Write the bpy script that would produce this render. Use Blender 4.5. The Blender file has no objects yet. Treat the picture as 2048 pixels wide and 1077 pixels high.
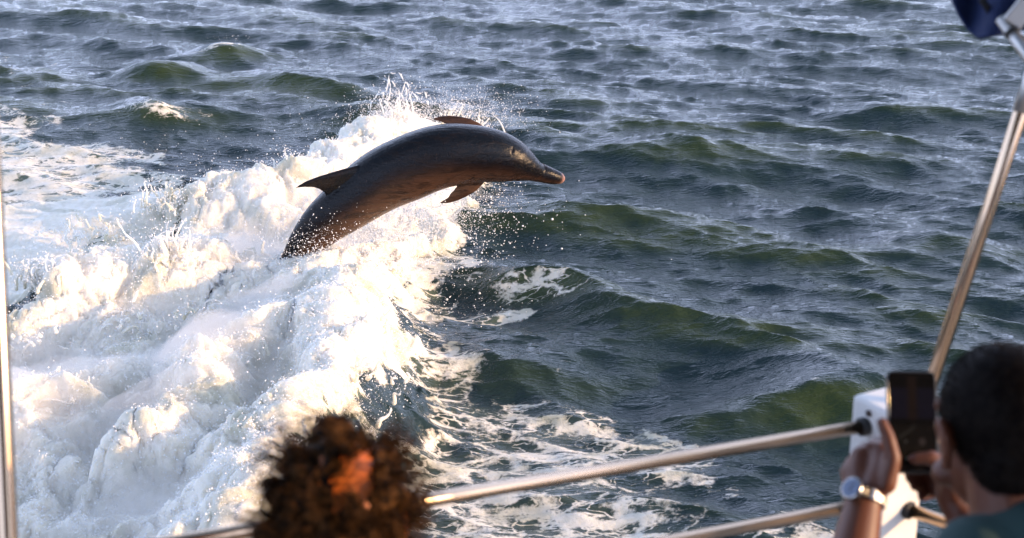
import bpy, bmesh, math, random
import numpy as np
from mathutils import Vector, Matrix

# ------------------------------------------------------------------ camera, sky, sun, exposure
R = math.radians
sc = bpy.context.scene
col = sc.collection
CAM_H, PITCH, LENS = 3.5, 19.0, 55.0
FPX = LENS / 36.0 * 2048.0
cam_d = bpy.data.cameras.new('camera')
cam = bpy.data.objects.new('camera', cam_d); col.objects.link(cam)
cam.location = (0, 0, CAM_H); cam.rotation_euler = (R(90 - PITCH), 0, 0)
cam_d.lens = LENS; cam_d.sensor_width = 36.0; cam_d.clip_start = 0.05; cam_d.clip_end = 20000
cam_d.dof.use_dof = True; cam_d.dof.focus_distance = 9.8; cam_d.dof.aperture_fstop = 4.8
sc.camera = cam

SUN_EL, SUN_AZ = 13.0, 14.0          # azimuth measured from +X (right) towards -Y (behind the viewer)
to_sun = Vector((math.cos(R(SUN_EL)) * math.cos(R(SUN_AZ)), -math.cos(R(SUN_EL)) * math.sin(R(SUN_AZ)), math.sin(R(SUN_EL))))
world = bpy.data.worlds.new('World'); sc.world = world; world.use_nodes = True
wn = world.node_tree; wn.nodes.clear()
wo = wn.nodes.new('ShaderNodeOutputWorld'); wb = wn.nodes.new('ShaderNodeBackground'); ws = wn.nodes.new('ShaderNodeTexSky')
ws.sky_type = 'NISHITA'; ws.sun_disc = False; ws.sun_elevation = R(SUN_EL); ws.sun_rotation = R(90 + SUN_AZ)
ws.air_density = 1.0; ws.dust_density = 1.6; ws.ozone_density = 1.6; ws.altitude = 0
wb.inputs['Strength'].default_value = 0.15
# thin bright evening cloud spread over the whole sky
wt = wn.nodes.new('ShaderNodeTexCoord'); wm = wn.nodes.new('ShaderNodeMapping'); wm.inputs[3].default_value = (1.0, 1.0, 2.6); wn.links.new(wt.outputs['Generated'], wm.inputs[0])
wz = wn.nodes.new('ShaderNodeTexNoise'); wz.inputs['Scale'].default_value = 3.2; wz.inputs['Detail'].default_value = 6; wz.inputs['Roughness'].default_value = 0.55; wn.links.new(wm.outputs[0], wz.inputs['Vector'])
wr = wn.nodes.new('ShaderNodeMapRange'); wr.interpolation_type = 'SMOOTHSTEP'; wr.inputs[1].default_value = 0.36; wr.inputs[2].default_value = 0.66; wr.inputs[3].default_value = 0.42; wr.inputs[4].default_value = 0.88; wn.links.new(wz.outputs[0], wr.inputs[0])
wg = wn.nodes.new('ShaderNodeSeparateXYZ'); wn.links.new(wt.outputs['Generated'], wg.inputs[0])          # the veil thins towards the zenith
wh = wn.nodes.new('ShaderNodeMapRange'); wh.interpolation_type = 'SMOOTHSTEP'; wh.inputs[1].default_value = 0.28; wh.inputs[2].default_value = 0.82; wh.inputs[3].default_value = 1.15; wh.inputs[4].default_value = 0.10; wn.links.new(wg.outputs[2], wh.inputs[0])
wk = wn.nodes.new('ShaderNodeMath'); wk.operation = 'MULTIPLY'; wk.use_clamp = True; wn.links.new(wr.outputs[0], wk.inputs[0]); wn.links.new(wh.outputs[0], wk.inputs[1])
wx = wn.nodes.new('ShaderNodeMix'); wx.data_type = 'RGBA'; wn.links.new(wk.outputs[0], wx.inputs[0]); wn.links.new(ws.outputs[0], wx.inputs[6]); wx.inputs[7].default_value = (7.2, 8.3, 12.0, 1)
wn.links.new(wx.outputs[2], wb.inputs[0]); wn.links.new(wb.outputs[0], wo.inputs[0])
sun_d = bpy.data.lights.new('sun', 'SUN'); sun_d.energy = 4.0; sun_d.angle = R(0.5); sun_d.color = (1.0, 0.63, 0.33)
sun = bpy.data.objects.new('sun', sun_d); col.objects.link(sun)
sun.rotation_euler = to_sun.to_track_quat('Z', 'Y').to_euler(); sun.location = (20, -8, 10)
sc.view_settings.view_transform = 'Standard'; sc.view_settings.look = 'None'
sc.view_settings.exposure = 0.92; sc.view_settings.gamma = 1.0; sc.view_settings.use_curve_mapping = False
sc.render.engine = 'CYCLES'
sc.cycles.max_bounces = 5; sc.cycles.volume_bounces = 1; sc.cycles.diffuse_bounces = 2; sc.cycles.glossy_bounces = 3; sc.cycles.transmission_bounces = 4
sc.cycles.use_denoising = True; sc.cycles.use_adaptive_sampling = True; sc.cycles.adaptive_threshold = 0.02; sc.cycles.sample_clamp_indirect = 6.0
sc.cycles.caustics_reflective = False; sc.cycles.caustics_refractive = False

rng = np.random.default_rng(7)
random.seed(7)

# ------------------------------------------------------------------ helpers
cp, sp = math.cos(R(PITCH)), math.sin(R(PITCH))
def ray(px, py):
    a, b = (px - 1024) / FPX, (538.5 - py) / FPX
    return np.array([a, cp + b * sp, -sp + b * cp])
def at(px, py, depth):                      # world point at a distance along the view axis
    return np.array([0, 0, CAM_H]) + depth * ray(px, py)
def on_z(px, py, z=0.0):                    # world point at a height above the sea
    d = ray(px, py); return np.array([0, 0, CAM_H]) + d * ((z - CAM_H) / d[2])
def on_y(px, py, y):
    d = ray(px, py); return np.array([0, 0, CAM_H]) + d * (y / d[1])

def smooth01(t):
    t = np.clip(t, 0, 1); return t * t * (3 - 2 * t)

_perm = np.random.default_rng(3).permutation(512)
_perm = np.concatenate([_perm, _perm, _perm])
_g2 = np.array([[math.cos(a), math.sin(a)] for a in np.linspace(0, 2 * math.pi, 512, endpoint=False) * 37.0])
def noise2(x, y, seed=0):
    x = x + seed * 17.13; y = y - seed * 9.71
    xi = np.floor(x).astype(np.int64); yi = np.floor(y).astype(np.int64)
    xf = x - xi; yf = y - yi
    u = xf ** 3 * (xf * (xf * 6 - 15) + 10); v = yf ** 3 * (yf * (yf * 6 - 15) + 10)
    def g(ix, iy, fx, fy):
        h = _perm[(_perm[ix & 511] + iy) & 511]
        return _g2[h, 0] * fx + _g2[h, 1] * fy
    a = g(xi, yi, xf, yf); b = g(xi + 1, yi, xf - 1, yf); c = g(xi, yi + 1, xf, yf - 1); d = g(xi + 1, yi + 1, xf - 1, yf - 1)
    return (a + u * (b - a) + v * ((c + u * (d - c)) - (a + u * (b - a)))) * 1.5
def fbm2(x, y, oct=4, seed=0, gain=0.5):
    r = 0; amp = 1; f = 1
    for i in range(oct):
        r = r + amp * noise2(x * f, y * f, seed + i * 3.7); amp *= gain; f *= 2.03
    return r

def new_mesh(name, verts, faces, mat=None, parent=None, smooth=True):
    me = bpy.data.meshes.new(name)
    verts = np.asarray(verts, dtype=np.float32).reshape(-1, 3)
    if isinstance(faces, np.ndarray):
        n = faces.shape[1]
        me.vertices.add(len(verts)); me.vertices.foreach_set('co', verts.ravel())
        me.loops.add(faces.size); me.loops.foreach_set('vertex_index', faces.astype(np.int32).ravel())
        me.polygons.add(len(faces)); me.polygons.foreach_set('loop_start', np.arange(0, faces.size, n, dtype=np.int32))
        me.update(calc_edges=True)
    else:
        me.from_pydata([tuple(v) for v in verts], [], [tuple(f) for f in faces]); me.update()
    if smooth:
        me.polygons.foreach_set('use_smooth', np.ones(len(me.polygons), dtype=bool))
    ob = bpy.data.objects.new(name, me); col.objects.link(ob)
    if mat: me.materials.append(mat)
    if parent: ob.parent = parent
    return ob
def tag(o, label=None, cat=None, kind=None, group=None):
    if label: o['label'] = label
    if cat: o['category'] = cat
    if kind: o['kind'] = kind
    if group: o['group'] = group
    return o
def empty(name, loc):
    o = bpy.data.objects.new(name, None); col.objects.link(o); o.location = loc; o.empty_display_size = 0.1
    return o
def attach(child, parent):                    # parent while keeping world coordinates of the mesh
    child.parent = parent
    child.matrix_parent_inverse = Matrix.Translation(parent.location).inverted()
    return child
def set_attr(me, name, vals):
    a = me.attributes.new(name, 'FLOAT', 'POINT'); a.data.foreach_set('value', np.asarray(vals, dtype=np.float32).ravel())

class MB:                                     # collects closed shapes into one mesh
    def __init__(s): s.v = []; s.f = []; s.n = 0
    def add(s, v, f):
        v = np.asarray(v, float); s.v.append(v); s.f += [tuple(i + s.n for i in q) for q in f]; s.n += len(v); return s
    def rings(s, rings, cap=True, closed=False):
        k = len(rings[0]); m = len(rings); v = np.concatenate(rings); f = []
        for i in range(m if closed else m - 1):
            j = (i + 1) % m
            for a in range(k):
                b = (a + 1) % k; f.append((i * k + a, i * k + b, j * k + b, j * k + a))
        if cap and not closed:
            f.append(tuple(range(k - 1, -1, -1))); f.append(tuple((m - 1) * k + a for a in range(k)))
        return s.add(v, f)
    def tube(s, pts, rad, k=12, cap=True):
        pts = [np.array(p, float) for p in pts]; n = len(pts)
        rad = rad if hasattr(rad, '__len__') else [rad] * n
        up = None; rings = []
        for i in range(n):
            t = pts[min(i + 1, n - 1)] - pts[max(i - 1, 0)]; t = t / (np.linalg.norm(t) + 1e-12)
            if up is None:
                up = np.array([0, 0, 1.0]) if abs(t[2]) < 0.9 else np.array([1.0, 0, 0])
            a = np.cross(t, up); a /= np.linalg.norm(a); b = np.cross(a, t); up = b
            ang = np.linspace(0, 2 * math.pi, k, endpoint=False)
            rings.append(pts[i] + rad[i] * (np.cos(ang)[:, None] * a + np.sin(ang)[:, None] * b))
        return s.rings(rings, cap)
    def capsule(s, p0, r0, p1, r1, k=16):
        p0 = np.array(p0, float); p1 = np.array(p1, float); t = p1 - p0; L = np.linalg.norm(t); t = t / (L + 1e-12)
        P = []; Q = []
        for a in np.linspace(-82, 0, 5): P.append(p0 + t * r0 * math.sin(R(a))); Q.append(r0 * math.cos(R(a)))
        for u in (0.25, 0.5, 0.75): P.append(p0 + t * L * u); Q.append(r0 + (r1 - r0) * u)
        for a in np.linspace(0, 82, 5): P.append(p1 + t * r1 * math.sin(R(a))); Q.append(r1 * math.cos(R(a)))
        return s.tube(P, Q, k)
    def chain(s, pts, rads):
        for i in range(len(pts) - 1): s.capsule(pts[i], rads[i], pts[i + 1], rads[i + 1])
        return s
    def ellipsoid(s, c, r, rot=None, k=20, m=12):
        c = np.array(c, float); rings = []
        M = np.eye(3) if rot is None else np.array(rot)
        for a in np.linspace(-86, 86, m):
            ang = np.linspace(0, 2 * math.pi, k, endpoint=False)
            p = np.stack([np.cos(ang) * math.cos(R(a)), np.sin(ang) * math.cos(R(a)), np.full(k, math.sin(R(a)))], 1) * np.array(r)
            rings.append(c + p @ M.T)
        return s.rings(rings)
    def box(s, c, size, rot=None, bev=0.0):
        bm = bmesh.new(); bmesh.ops.create_cube(bm, size=1.0)
        for v in bm.verts: v.co = Vector((v.co.x * size[0], v.co.y * size[1], v.co.z * size[2]))
        if bev: bmesh.ops.bevel(bm, geom=bm.edges[:], offset=bev, segments=3, profile=0.5, affect='EDGES')
        bm.verts.index_update(); v = np.array([q.co[:] for q in bm.verts]); f = [[q.index for q in p.verts] for p in bm.faces]; bm.free()
        if rot is not None: v = v @ np.array(rot).T
        return s.add(v + np.array(c), f)
    def build(s, name, mat, parent=None, smooth=True):
        o = new_mesh(name, np.concatenate(s.v), s.f, mat, None, smooth)
        if parent: attach(o, parent)
        return o
    def blend(s, name, mat, voxel, parent=None, iters=6, post=None, factor=0.5):   # one continuous skin over all the shapes
        o = new_mesh(name + '_raw', np.concatenate(s.v), s.f)
        m = o.modifiers.new('r', 'REMESH'); m.mode = 'VOXEL'; m.voxel_size = voxel
        m = o.modifiers.new('s', 'SMOOTH'); m.factor = factor; m.iterations = iters
        dg = bpy.context.evaluated_depsgraph_get()
        me = bpy.data.meshes.new_from_object(o.evaluated_get(dg)); me.name = name
        old = o.data; bpy.data.objects.remove(o); bpy.data.meshes.remove(old)
        ob = bpy.data.objects.new(name, me); col.objects.link(ob); me.materials.clear(); me.materials.append(mat)
        me.polygons.foreach_set('use_smooth', np.ones(len(me.polygons), dtype=bool))
        if parent: attach(ob, parent)
        return ob

def get_co(me):
    a = np.empty(len(me.vertices) * 3, np.float32); me.vertices.foreach_get('co', a); return a.reshape(-1, 3).astype(float)
def get_no(me):
    a = np.empty(len(me.vertices) * 3, np.float32); me.vertices.foreach_get('normal', a); return a.reshape(-1, 3).astype(float)
def put_co(me, v):
    me.vertices.foreach_set('co', v.astype(np.float32).ravel()); me.update()

# ------------------------------------------------------------------ materials
class NT:
    def __init__(s, name):
        s.m = bpy.data.materials.new(name); s.m.use_nodes = True; s.t = s.m.node_tree; s.t.nodes.clear()
        s.out = s.n('ShaderNodeOutputMaterial')
    def n(s, ty, **kw):
        nd = s.t.nodes.new(ty)
        for k, v in kw.items(): setattr(nd, k, v)
        return nd
    def l(s, a, b): s.t.links.new(a, b)
    def val(s, sock, v):
        if hasattr(v, 'bl_idname') or isinstance(v, bpy.types.NodeSocket): s.l(v, sock)
        else: sock.default_value = v
    def math(s, op, a, b=0.0, clamp=False):
        nd = s.n('ShaderNodeMath', operation=op, use_clamp=clamp); s.val(nd.inputs[0], a); s.val(nd.inputs[1], b); return nd.outputs[0]
    def attr(s, name): return s.n('ShaderNodeAttribute', attribute_name=name).outputs['Fac']
    def ramp(s, fac, stops):
        nd = s.n('ShaderNodeValToRGB'); e = nd.color_ramp.elements
        while len(e) < len(stops): e.new(0.5)
        for i, (p, c) in enumerate(stops): e[i].position = p; e[i].color = (*c, 1) if len(c) == 3 else c
        s.val(nd.inputs[0], fac); return nd.outputs[0]
    def mrange(s, v, a, b, c=0.0, d=1.0, smooth=True):
        nd = s.n('ShaderNodeMapRange', interpolation_type='SMOOTHSTEP' if smooth else 'LINEAR')
        s.val(nd.inputs[0], v); s.val(nd.inputs[1], a); s.val(nd.inputs[2], b); s.val(nd.inputs[3], c); s.val(nd.inputs[4], d); return nd.outputs[0]
    def noise(s, vec, scale, detail=4, rough=0.5, dist=0.0):
        nd = s.n('ShaderNodeTexNoise'); s.l(vec, nd.inputs['Vector']); nd.inputs['Scale'].default_value = scale
        nd.inputs['Detail'].default_value = detail; nd.inputs['Roughness'].default_value = rough; nd.inputs['Distortion'].default_value = dist; return nd
    def mapping(s, vec, loc=(0, 0, 0), rot=(0, 0, 0), scale=(1, 1, 1)):
        nd = s.n('ShaderNodeMapping'); s.l(vec, nd.inputs[0]); nd.inputs[1].default_value = loc; nd.inputs[2].default_value = rot; nd.inputs[3].default_value = scale; return nd.outputs[0]
    def mixc(s, f, a, b):
        nd = s.n('ShaderNodeMix', data_type='RGBA'); s.val(nd.inputs[0], f)
        for sock, v in ((nd.inputs[6], a), (nd.inputs[7], b)):
            s.val(sock, (*v, 1) if isinstance(v, tuple) and len(v) == 3 else v)
        return nd.outputs[2]
    def bump(s, h, strength, dist, normal=None):
        nd = s.n('ShaderNodeBump'); nd.inputs['Strength'].default_value = strength; nd.inputs['Distance'].default_value = dist
        s.l(h, nd.inputs['Height'])
        if normal: s.l(normal, nd.inputs['Normal'])
        return nd.outputs[0]
    def principled(s, **kw):
        nd = s.n('ShaderNodeBsdfPrincipled')
        for k, v in kw.items():
            sock = nd.inputs[k.replace('_', ' ')]
            if isinstance(v, tuple) and len(v) == 3 and sock.type == 'RGBA': v = (*v, 1)
            s.val(sock, v)
        return nd
    def finish(s, sh): s.l(sh.outputs[0], s.out.inputs[0]); return s.m

def simple(name, c, rough=0.5, metal=0.0, var=0.15, scale=20.0, bump=0.0, **kw):
    t = NT(name); g = t.n('ShaderNodeNewGeometry').outputs['Position']
    nz = t.noise(g, scale, 4).outputs[0]
    cc = t.mixc(nz, tuple(x * (1 - var) for x in c), tuple(min(1, x * (1 + var)) for x in c))
    p = t.principled(Base_Color=cc, Roughness=t.mrange(nz, 0.2, 0.8, max(0.02, rough - 0.06), rough + 0.06), Metallic=metal, **kw)
    if bump: t.l(t.bump(nz, 0.5, bump), p.inputs['Normal'])
    return t.finish(p)

def foam_bsdf(t, pos, tint=(0.87, 0.82, 0.725)):
    n1 = t.noise(pos, 26.0, 4, 0.62); n2 = t.noise(pos, 120.0, 2, 0.6)
    h = t.math('ADD', n1.outputs[0], t.math('MULTIPLY', n2.outputs[0], 0.35))
    c = t.mixc(t.mrange(n1.outputs[0], 0.3, 0.7), (tint[0] * 0.9, tint[1] * 0.9, tint[2] * 0.86), tint)
    n0 = t.noise(pos, 2.6, 4, 0.6)
    c = t.mixc(t.mrange(n0.outputs[0], 0.46, 0.70, 0, 0.80), c, (0.44, 0.43, 0.32))
    p = t.principled(Base_Color=c, Roughness=0.6, IOR=1.33, Subsurface_Weight=0.85, Subsurface_Scale=0.055, Subsurface_Radius=(1.0, 0.9, 0.75))
    t.l(t.bump(h, 0.6, 0.016), p.inputs['Normal'])
    return p

def make_sea_material():
    t = NT('sea_water'); pos = t.n('ShaderNodeNewGeometry').outputs['Position']
    foam = t.attr('foam'); crest = t.attr('crest')
    # fine wind ripples
    m1 = t.mapping(pos, rot=(0, 0, R(28)), scale=(0.36, 1.15, 1.0)); r1 = t.noise(m1, 9.0, 4, 0.62)
    m2 = t.mapping(pos, rot=(0, 0, R(12)), scale=(0.3, 1.25, 1.0)); r2 = t.noise(m2, 30.0, 3, 0.6)
    m4 = t.mapping(pos, rot=(0, 0, R(-14)), scale=(0.35, 1.2, 1.0)); r3 = t.noise(m4, 75.0, 2, 0.6)
    h = t.math('ADD', r1.outputs[0], t.math('MULTIPLY', r2.outputs[0], 0.45)); h = t.math('ADD', h, t.math('MULTIPLY', r3.outputs[0], 0.22))
    bn = t.bump(h, 0.8, 0.026)
    big = t.noise(pos, 0.7, 3)
    green = t.mixc(big.outputs[0], (0.010, 0.022, 0.024), (0.015, 0.030, 0.028))
    green = t.mixc(crest, green, (0.027, 0.041, 0.011))  # light glowing green through the wave fronts, painted into the base colour
    milky = t.mixc(t.mrange(foam, 0.3, 0.75), green, (0.12, 0.15, 0.10)); milky = t.mixc(t.mrange(foam, 0.75, 1.1), milky, (0.46, 0.47, 0.37))
    water = t.principled(Base_Color=milky, Roughness=t.mrange(foam, .7, 1.1, .07, .35), IOR=1.333, Specular_IOR_Level=0.5)
    t.l(bn, water.inputs['Normal'])
    # lace: warped cells whose walls stay foamy, opening up as the foam thins
    m3 = t.mapping(pos, rot=(0, 0, R(24)), scale=(0.55, 1.0, 0.6))
    w = t.noise(m3, 3.0, 4, 0.6); wv = t.n('ShaderNodeVectorMath', operation='SCALE'); t.l(w.outputs['Color'], wv.inputs[0]); wv.inputs['Scale'].default_value = 0.42
    wa = t.n('ShaderNodeVectorMath', operation='ADD'); t.l(m3, wa.inputs[0]); t.l(wv.outputs[0], wa.inputs[1])
    def cells(scale):
        v = t.n('ShaderNodeTexVoronoi', feature='DISTANCE_TO_EDGE'); t.l(wa.outputs[0], v.inputs['Vector']); v.inputs['Scale'].default_value = scale; return v.outputs['Distance']
    c1, c2 = cells(4.6), cells(12.0)
    edge = t.math('MINIMUM', t.math('MULTIPLY', c1, 1.0), t.math('ADD', t.math('MULTIPLY', c2, 1.25), 0.035))
    nz = t.noise(m3, 4.0, 4, 0.65); nf = t.noise(pos, 45.0, 3, 0.65)
    level = t.math('ADD', t.math('MULTIPLY', edge, 2.3), t.math('MULTIPLY', t.math('SUBTRACT', nz.outputs[0], 0.5), 1.15))
    level = t.math('ADD', level, t.math('MULTIPLY', t.math('SUBTRACT', nf.outputs[0], 0.5), 0.55))
    thr = t.math('SUBTRACT', t.math('MULTIPLY', foam, 1.45), 0.42)
    soft = t.mrange(foam, .6, 1.0, 0, .28)
    fac = t.mrange(t.math('SUBTRACT', thr, level), t.math('SUBTRACT', -0.10, soft), t.math('ADD', 0.20, soft))
    fac = t.math('MULTIPLY', fac, t.mrange(foam, 0.02, 0.10)); fac = t.math('MULTIPLY', fac, t.mrange(foam, .5, .9, .86, 1.0))
    fb = foam_bsdf(t, pos)
    mx = t.n('ShaderNodeMixShader'); t.l(fac, mx.inputs[0]); t.l(water.outputs[0], mx.inputs[1]); t.l(fb.outputs[0], mx.inputs[2])
    return t.finish(mx)

def make_foam_material():
    t = NT('whitewater'); pos = t.n('ShaderNodeNewGeometry').outputs['Position']
    return t.finish(foam_bsdf(t, pos))
M_SEA = make_sea_material()
M_FOAM = make_foam_material()
M_DROP = simple('spray_drops', (0.88, 0.88, 0.87), 0.25, 0.0, 0.03, IOR=1.33)

# ------------------------------------------------------------------ the sea
def ocean_tile(N, L, peak, cut, wdir, spread, rms, seed):
    g = np.random.default_rng(seed)
    k1 = np.fft.fftfreq(N, d=L / N) * 2 * math.pi
    kx, ky = np.meshgrid(k1, k1, indexing='xy'); k = np.hypot(kx, ky); k[0, 0] = 1e-6
    kp = 2 * math.pi / peak
    S = np.exp(-1.25 * (kp / k) ** 2) / k ** 3.6 * np.exp(-(k * cut / (2 * math.pi)) ** 2)
    c = (kx * wdir[0] + ky * wdir[1]) / k
    S *= np.abs(c) ** spread * np.where(c < 0, 0.25, 1.0) + 0.015
    S[0, 0] = 0
    Z = (g.standard_normal((N, N)) + 1j * g.standard_normal((N, N))) * np.sqrt(S)
    h = np.fft.ifft2(Z); s = rms / np.std(h.real)
    dx = np.fft.ifft2(Z * (1j * kx / k)); dy = np.fft.ifft2(Z * (1j * ky / k))
    return np.stack([dx.real, dy.real, h.real], -1) * s, L, N
def sample(tile, x, y):
    T, L, N = tile
    u = (x / L % 1.0) * N; v = (y / L % 1.0) * N
    i = np.floor(u).astype(int); j = np.floor(v).astype(int); fu = (u - i)[..., None]; fv = (v - j)[..., None]
    i0 = i % N; i1 = (i + 1) % N; j0 = j % N; j1 = (j + 1) % N
    return (T[j0, i0] * (1 - fu) + T[j0, i1] * fu) * (1 - fv) + (T[j1, i0] * (1 - fu) + T[j1, i1] * fu) * fv
wd = np.array([-0.42, -0.91])
TA = ocean_tile(1024, 23.7, 2.1, 0.18, wd, 7.0, 0.032, 11)
TB = ocean_tile(1024, 13.3, 0.50, 0.05, np.array([-0.22, -0.975]), 8.0, 0.0062, 23)
TC = ocean_tile(512, 71.0, 5.5, 1.6, wd, 5.0, 0.030, 5)

def poly_sd(x, y, pts):                        # signed distance to a polygon on the water, inside positive
    pts = np.asarray(pts); d = np.full(x.shape, 1e9); ins = np.zeros(x.shape, bool); n = len(pts)
    for i in range(n):
        a = pts[i]; b = pts[(i + 1) % n]; e = b - a
        t = np.clip(((x - a[0]) * e[0] + (y - a[1]) * e[1]) / (e @ e), 0, 1)
        d = np.minimum(d, np.hypot(x - a[0] - t * e[0], y - a[1] - t * e[1]))
        if a[1] != b[1]:
            c = ((a[1] > y) != (b[1] > y)) & (x < (b[0] - a[0]) * (y - a[1]) / (b[1] - a[1]) + a[0]); ins ^= c
    return np.where(ins, d, -d)
def line_d(x, y, pts):                         # distance to a polyline and a value interpolated along it
    d = np.full(x.shape, 1e9); val = np.zeros(x.shape)
    for i in range(len(pts) - 1):
        a = np.array(pts[i][:2]); b = np.array(pts[i + 1][:2]); e = b - a
        t = np.clip(((x - a[0]) * e[0] + (y - a[1]) * e[1]) / (e @ e), 0, 1)
        q = np.hypot(x - a[0] - t * e[0], y - a[1] - t * e[1]); v = pts[i][2] + t * (pts[i + 1][2] - pts[i][2])
        val = np.where(q < d, v, val); d = np.minimum(d, q)
    return d, val
def wpts(px, z=0.0): return [on_z(p[0], p[1], z)[:2] for p in px]

# regions of broken water, traced on the sea surface
DENSE = wpts([(-260, 610), (10, 620), (50, 640), (85, 585), (260, 520), (330, 470), (300, 430), (420, 395), (560, 385), (660, 335), (760, 285), (950, 268),
              (985, 330), (960, 420), (870, 500), (820, 580), (815, 650), (822, 730), (800, 820), (715, 890), (610, 990), (570, 1130), (520, 1250), (-400, 1250)], 0.12)
STREAK = wpts([(-300, 190), (60, 195), (190, 225), (330, 285), (480, 325), (600, 330), (700, 300), (620, 400), (420, 420), (300, 480), (120, 560), (30, 700), (-300, 720)], 0.05)
MIDDLE = wpts([(-260, 390), (40, 360), (250, 350), (420, 345), (580, 340), (560, 400), (500, 460), (420, 500), (300, 560), (140, 590), (90, 630), (40, 690), (-260, 700)], 0.05)
FRINGE = wpts([(760, 480), (900, 430), (985, 470), (960, 540), (900, 600), (1090, 610), (960, 650), (800, 720), (730, 740), (700, 640)], 0.05)
LACE = wpts([(700, 720), (860, 690), (1010, 720), (1180, 770), (1330, 790), (1440, 850), (1540, 930), (1640, 1010), (1760, 1090), (1800, 1200), (700, 1200), (560, 1000), (680, 850)], 0.0)
UPLACE = wpts([(-250, 85), (60, 95), (150, 150), (140, 185), (-250, 195)], 0.0)
R1 = [(*on_z(px, py, z)[:2], z) for px, py, z in [(690, 520, .24), (665, 570, .32), (668, 630, .40), (668, 720, .42), (610, 810, .40), (535, 920, .40), (470, 1060, .42), (420, 1250, .42)]]
R2 = [(*on_z(px, py, z)[:2], z) for px, py, z in [(1010, 285, .10), (940, 250, .26), (800, 240, .36), (700, 300, .34), (600, 350, .30), (500, 385, .26), (400, 400, .22), (330, 400, .16), (250, 440, .1)]]
R3 = [(*on_z(px, py, z)[:2], z) for px, py, z in [(60, 600, .22), (110, 550, .34), (220, 540, .30), (350, 510, .34), (460, 545, .22), (540, 585, .15)]]
R4 = [(*on_z(px, py, z)[:2], z) for px, py, z in [(-60, 800, .30), (120, 790, .30), (260, 770, .22)]]
R5 = [(*on_z(px, py, z)[:2], z) for px, py, z in [(330, 830, .34), (430, 720, .38), (560, 640, .34)]]
# single waves standing out of the chop: crest line (px), height, front width, back width
# top of the crest (px), height, half length, turn of the crest line, width of the front and of the back
WAVES = [(1640, 726, .30, .42, -6, .26, .50), (1085, 545, .18, .62, -24, .22, .5), (1180, 418, .13, 1.0, -22, .28, .6), (1340, 288, .11, .6, -5, .26, .6),
         (320, 203, .20, .60, -12, .32, .5), (330, 118, .24, .42, 12, .36, .5), (450, 84, .20, .50, 22, .34, .5), (560, 146, .20, 1.1, -20, .4, .7),
         (1900, 460, .14, .7, -5, .25, .5), (1010, 703, .15, .6, -15, .22, .4), (1420, 796, .13, .28, -5, .16, .3), (770, 222, .14, .9, 5, .35, .6), (1560, 640, .10, .5, -10, .2, .4), (1250, 620, .10, .5, -18, .2, .4)]

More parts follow.
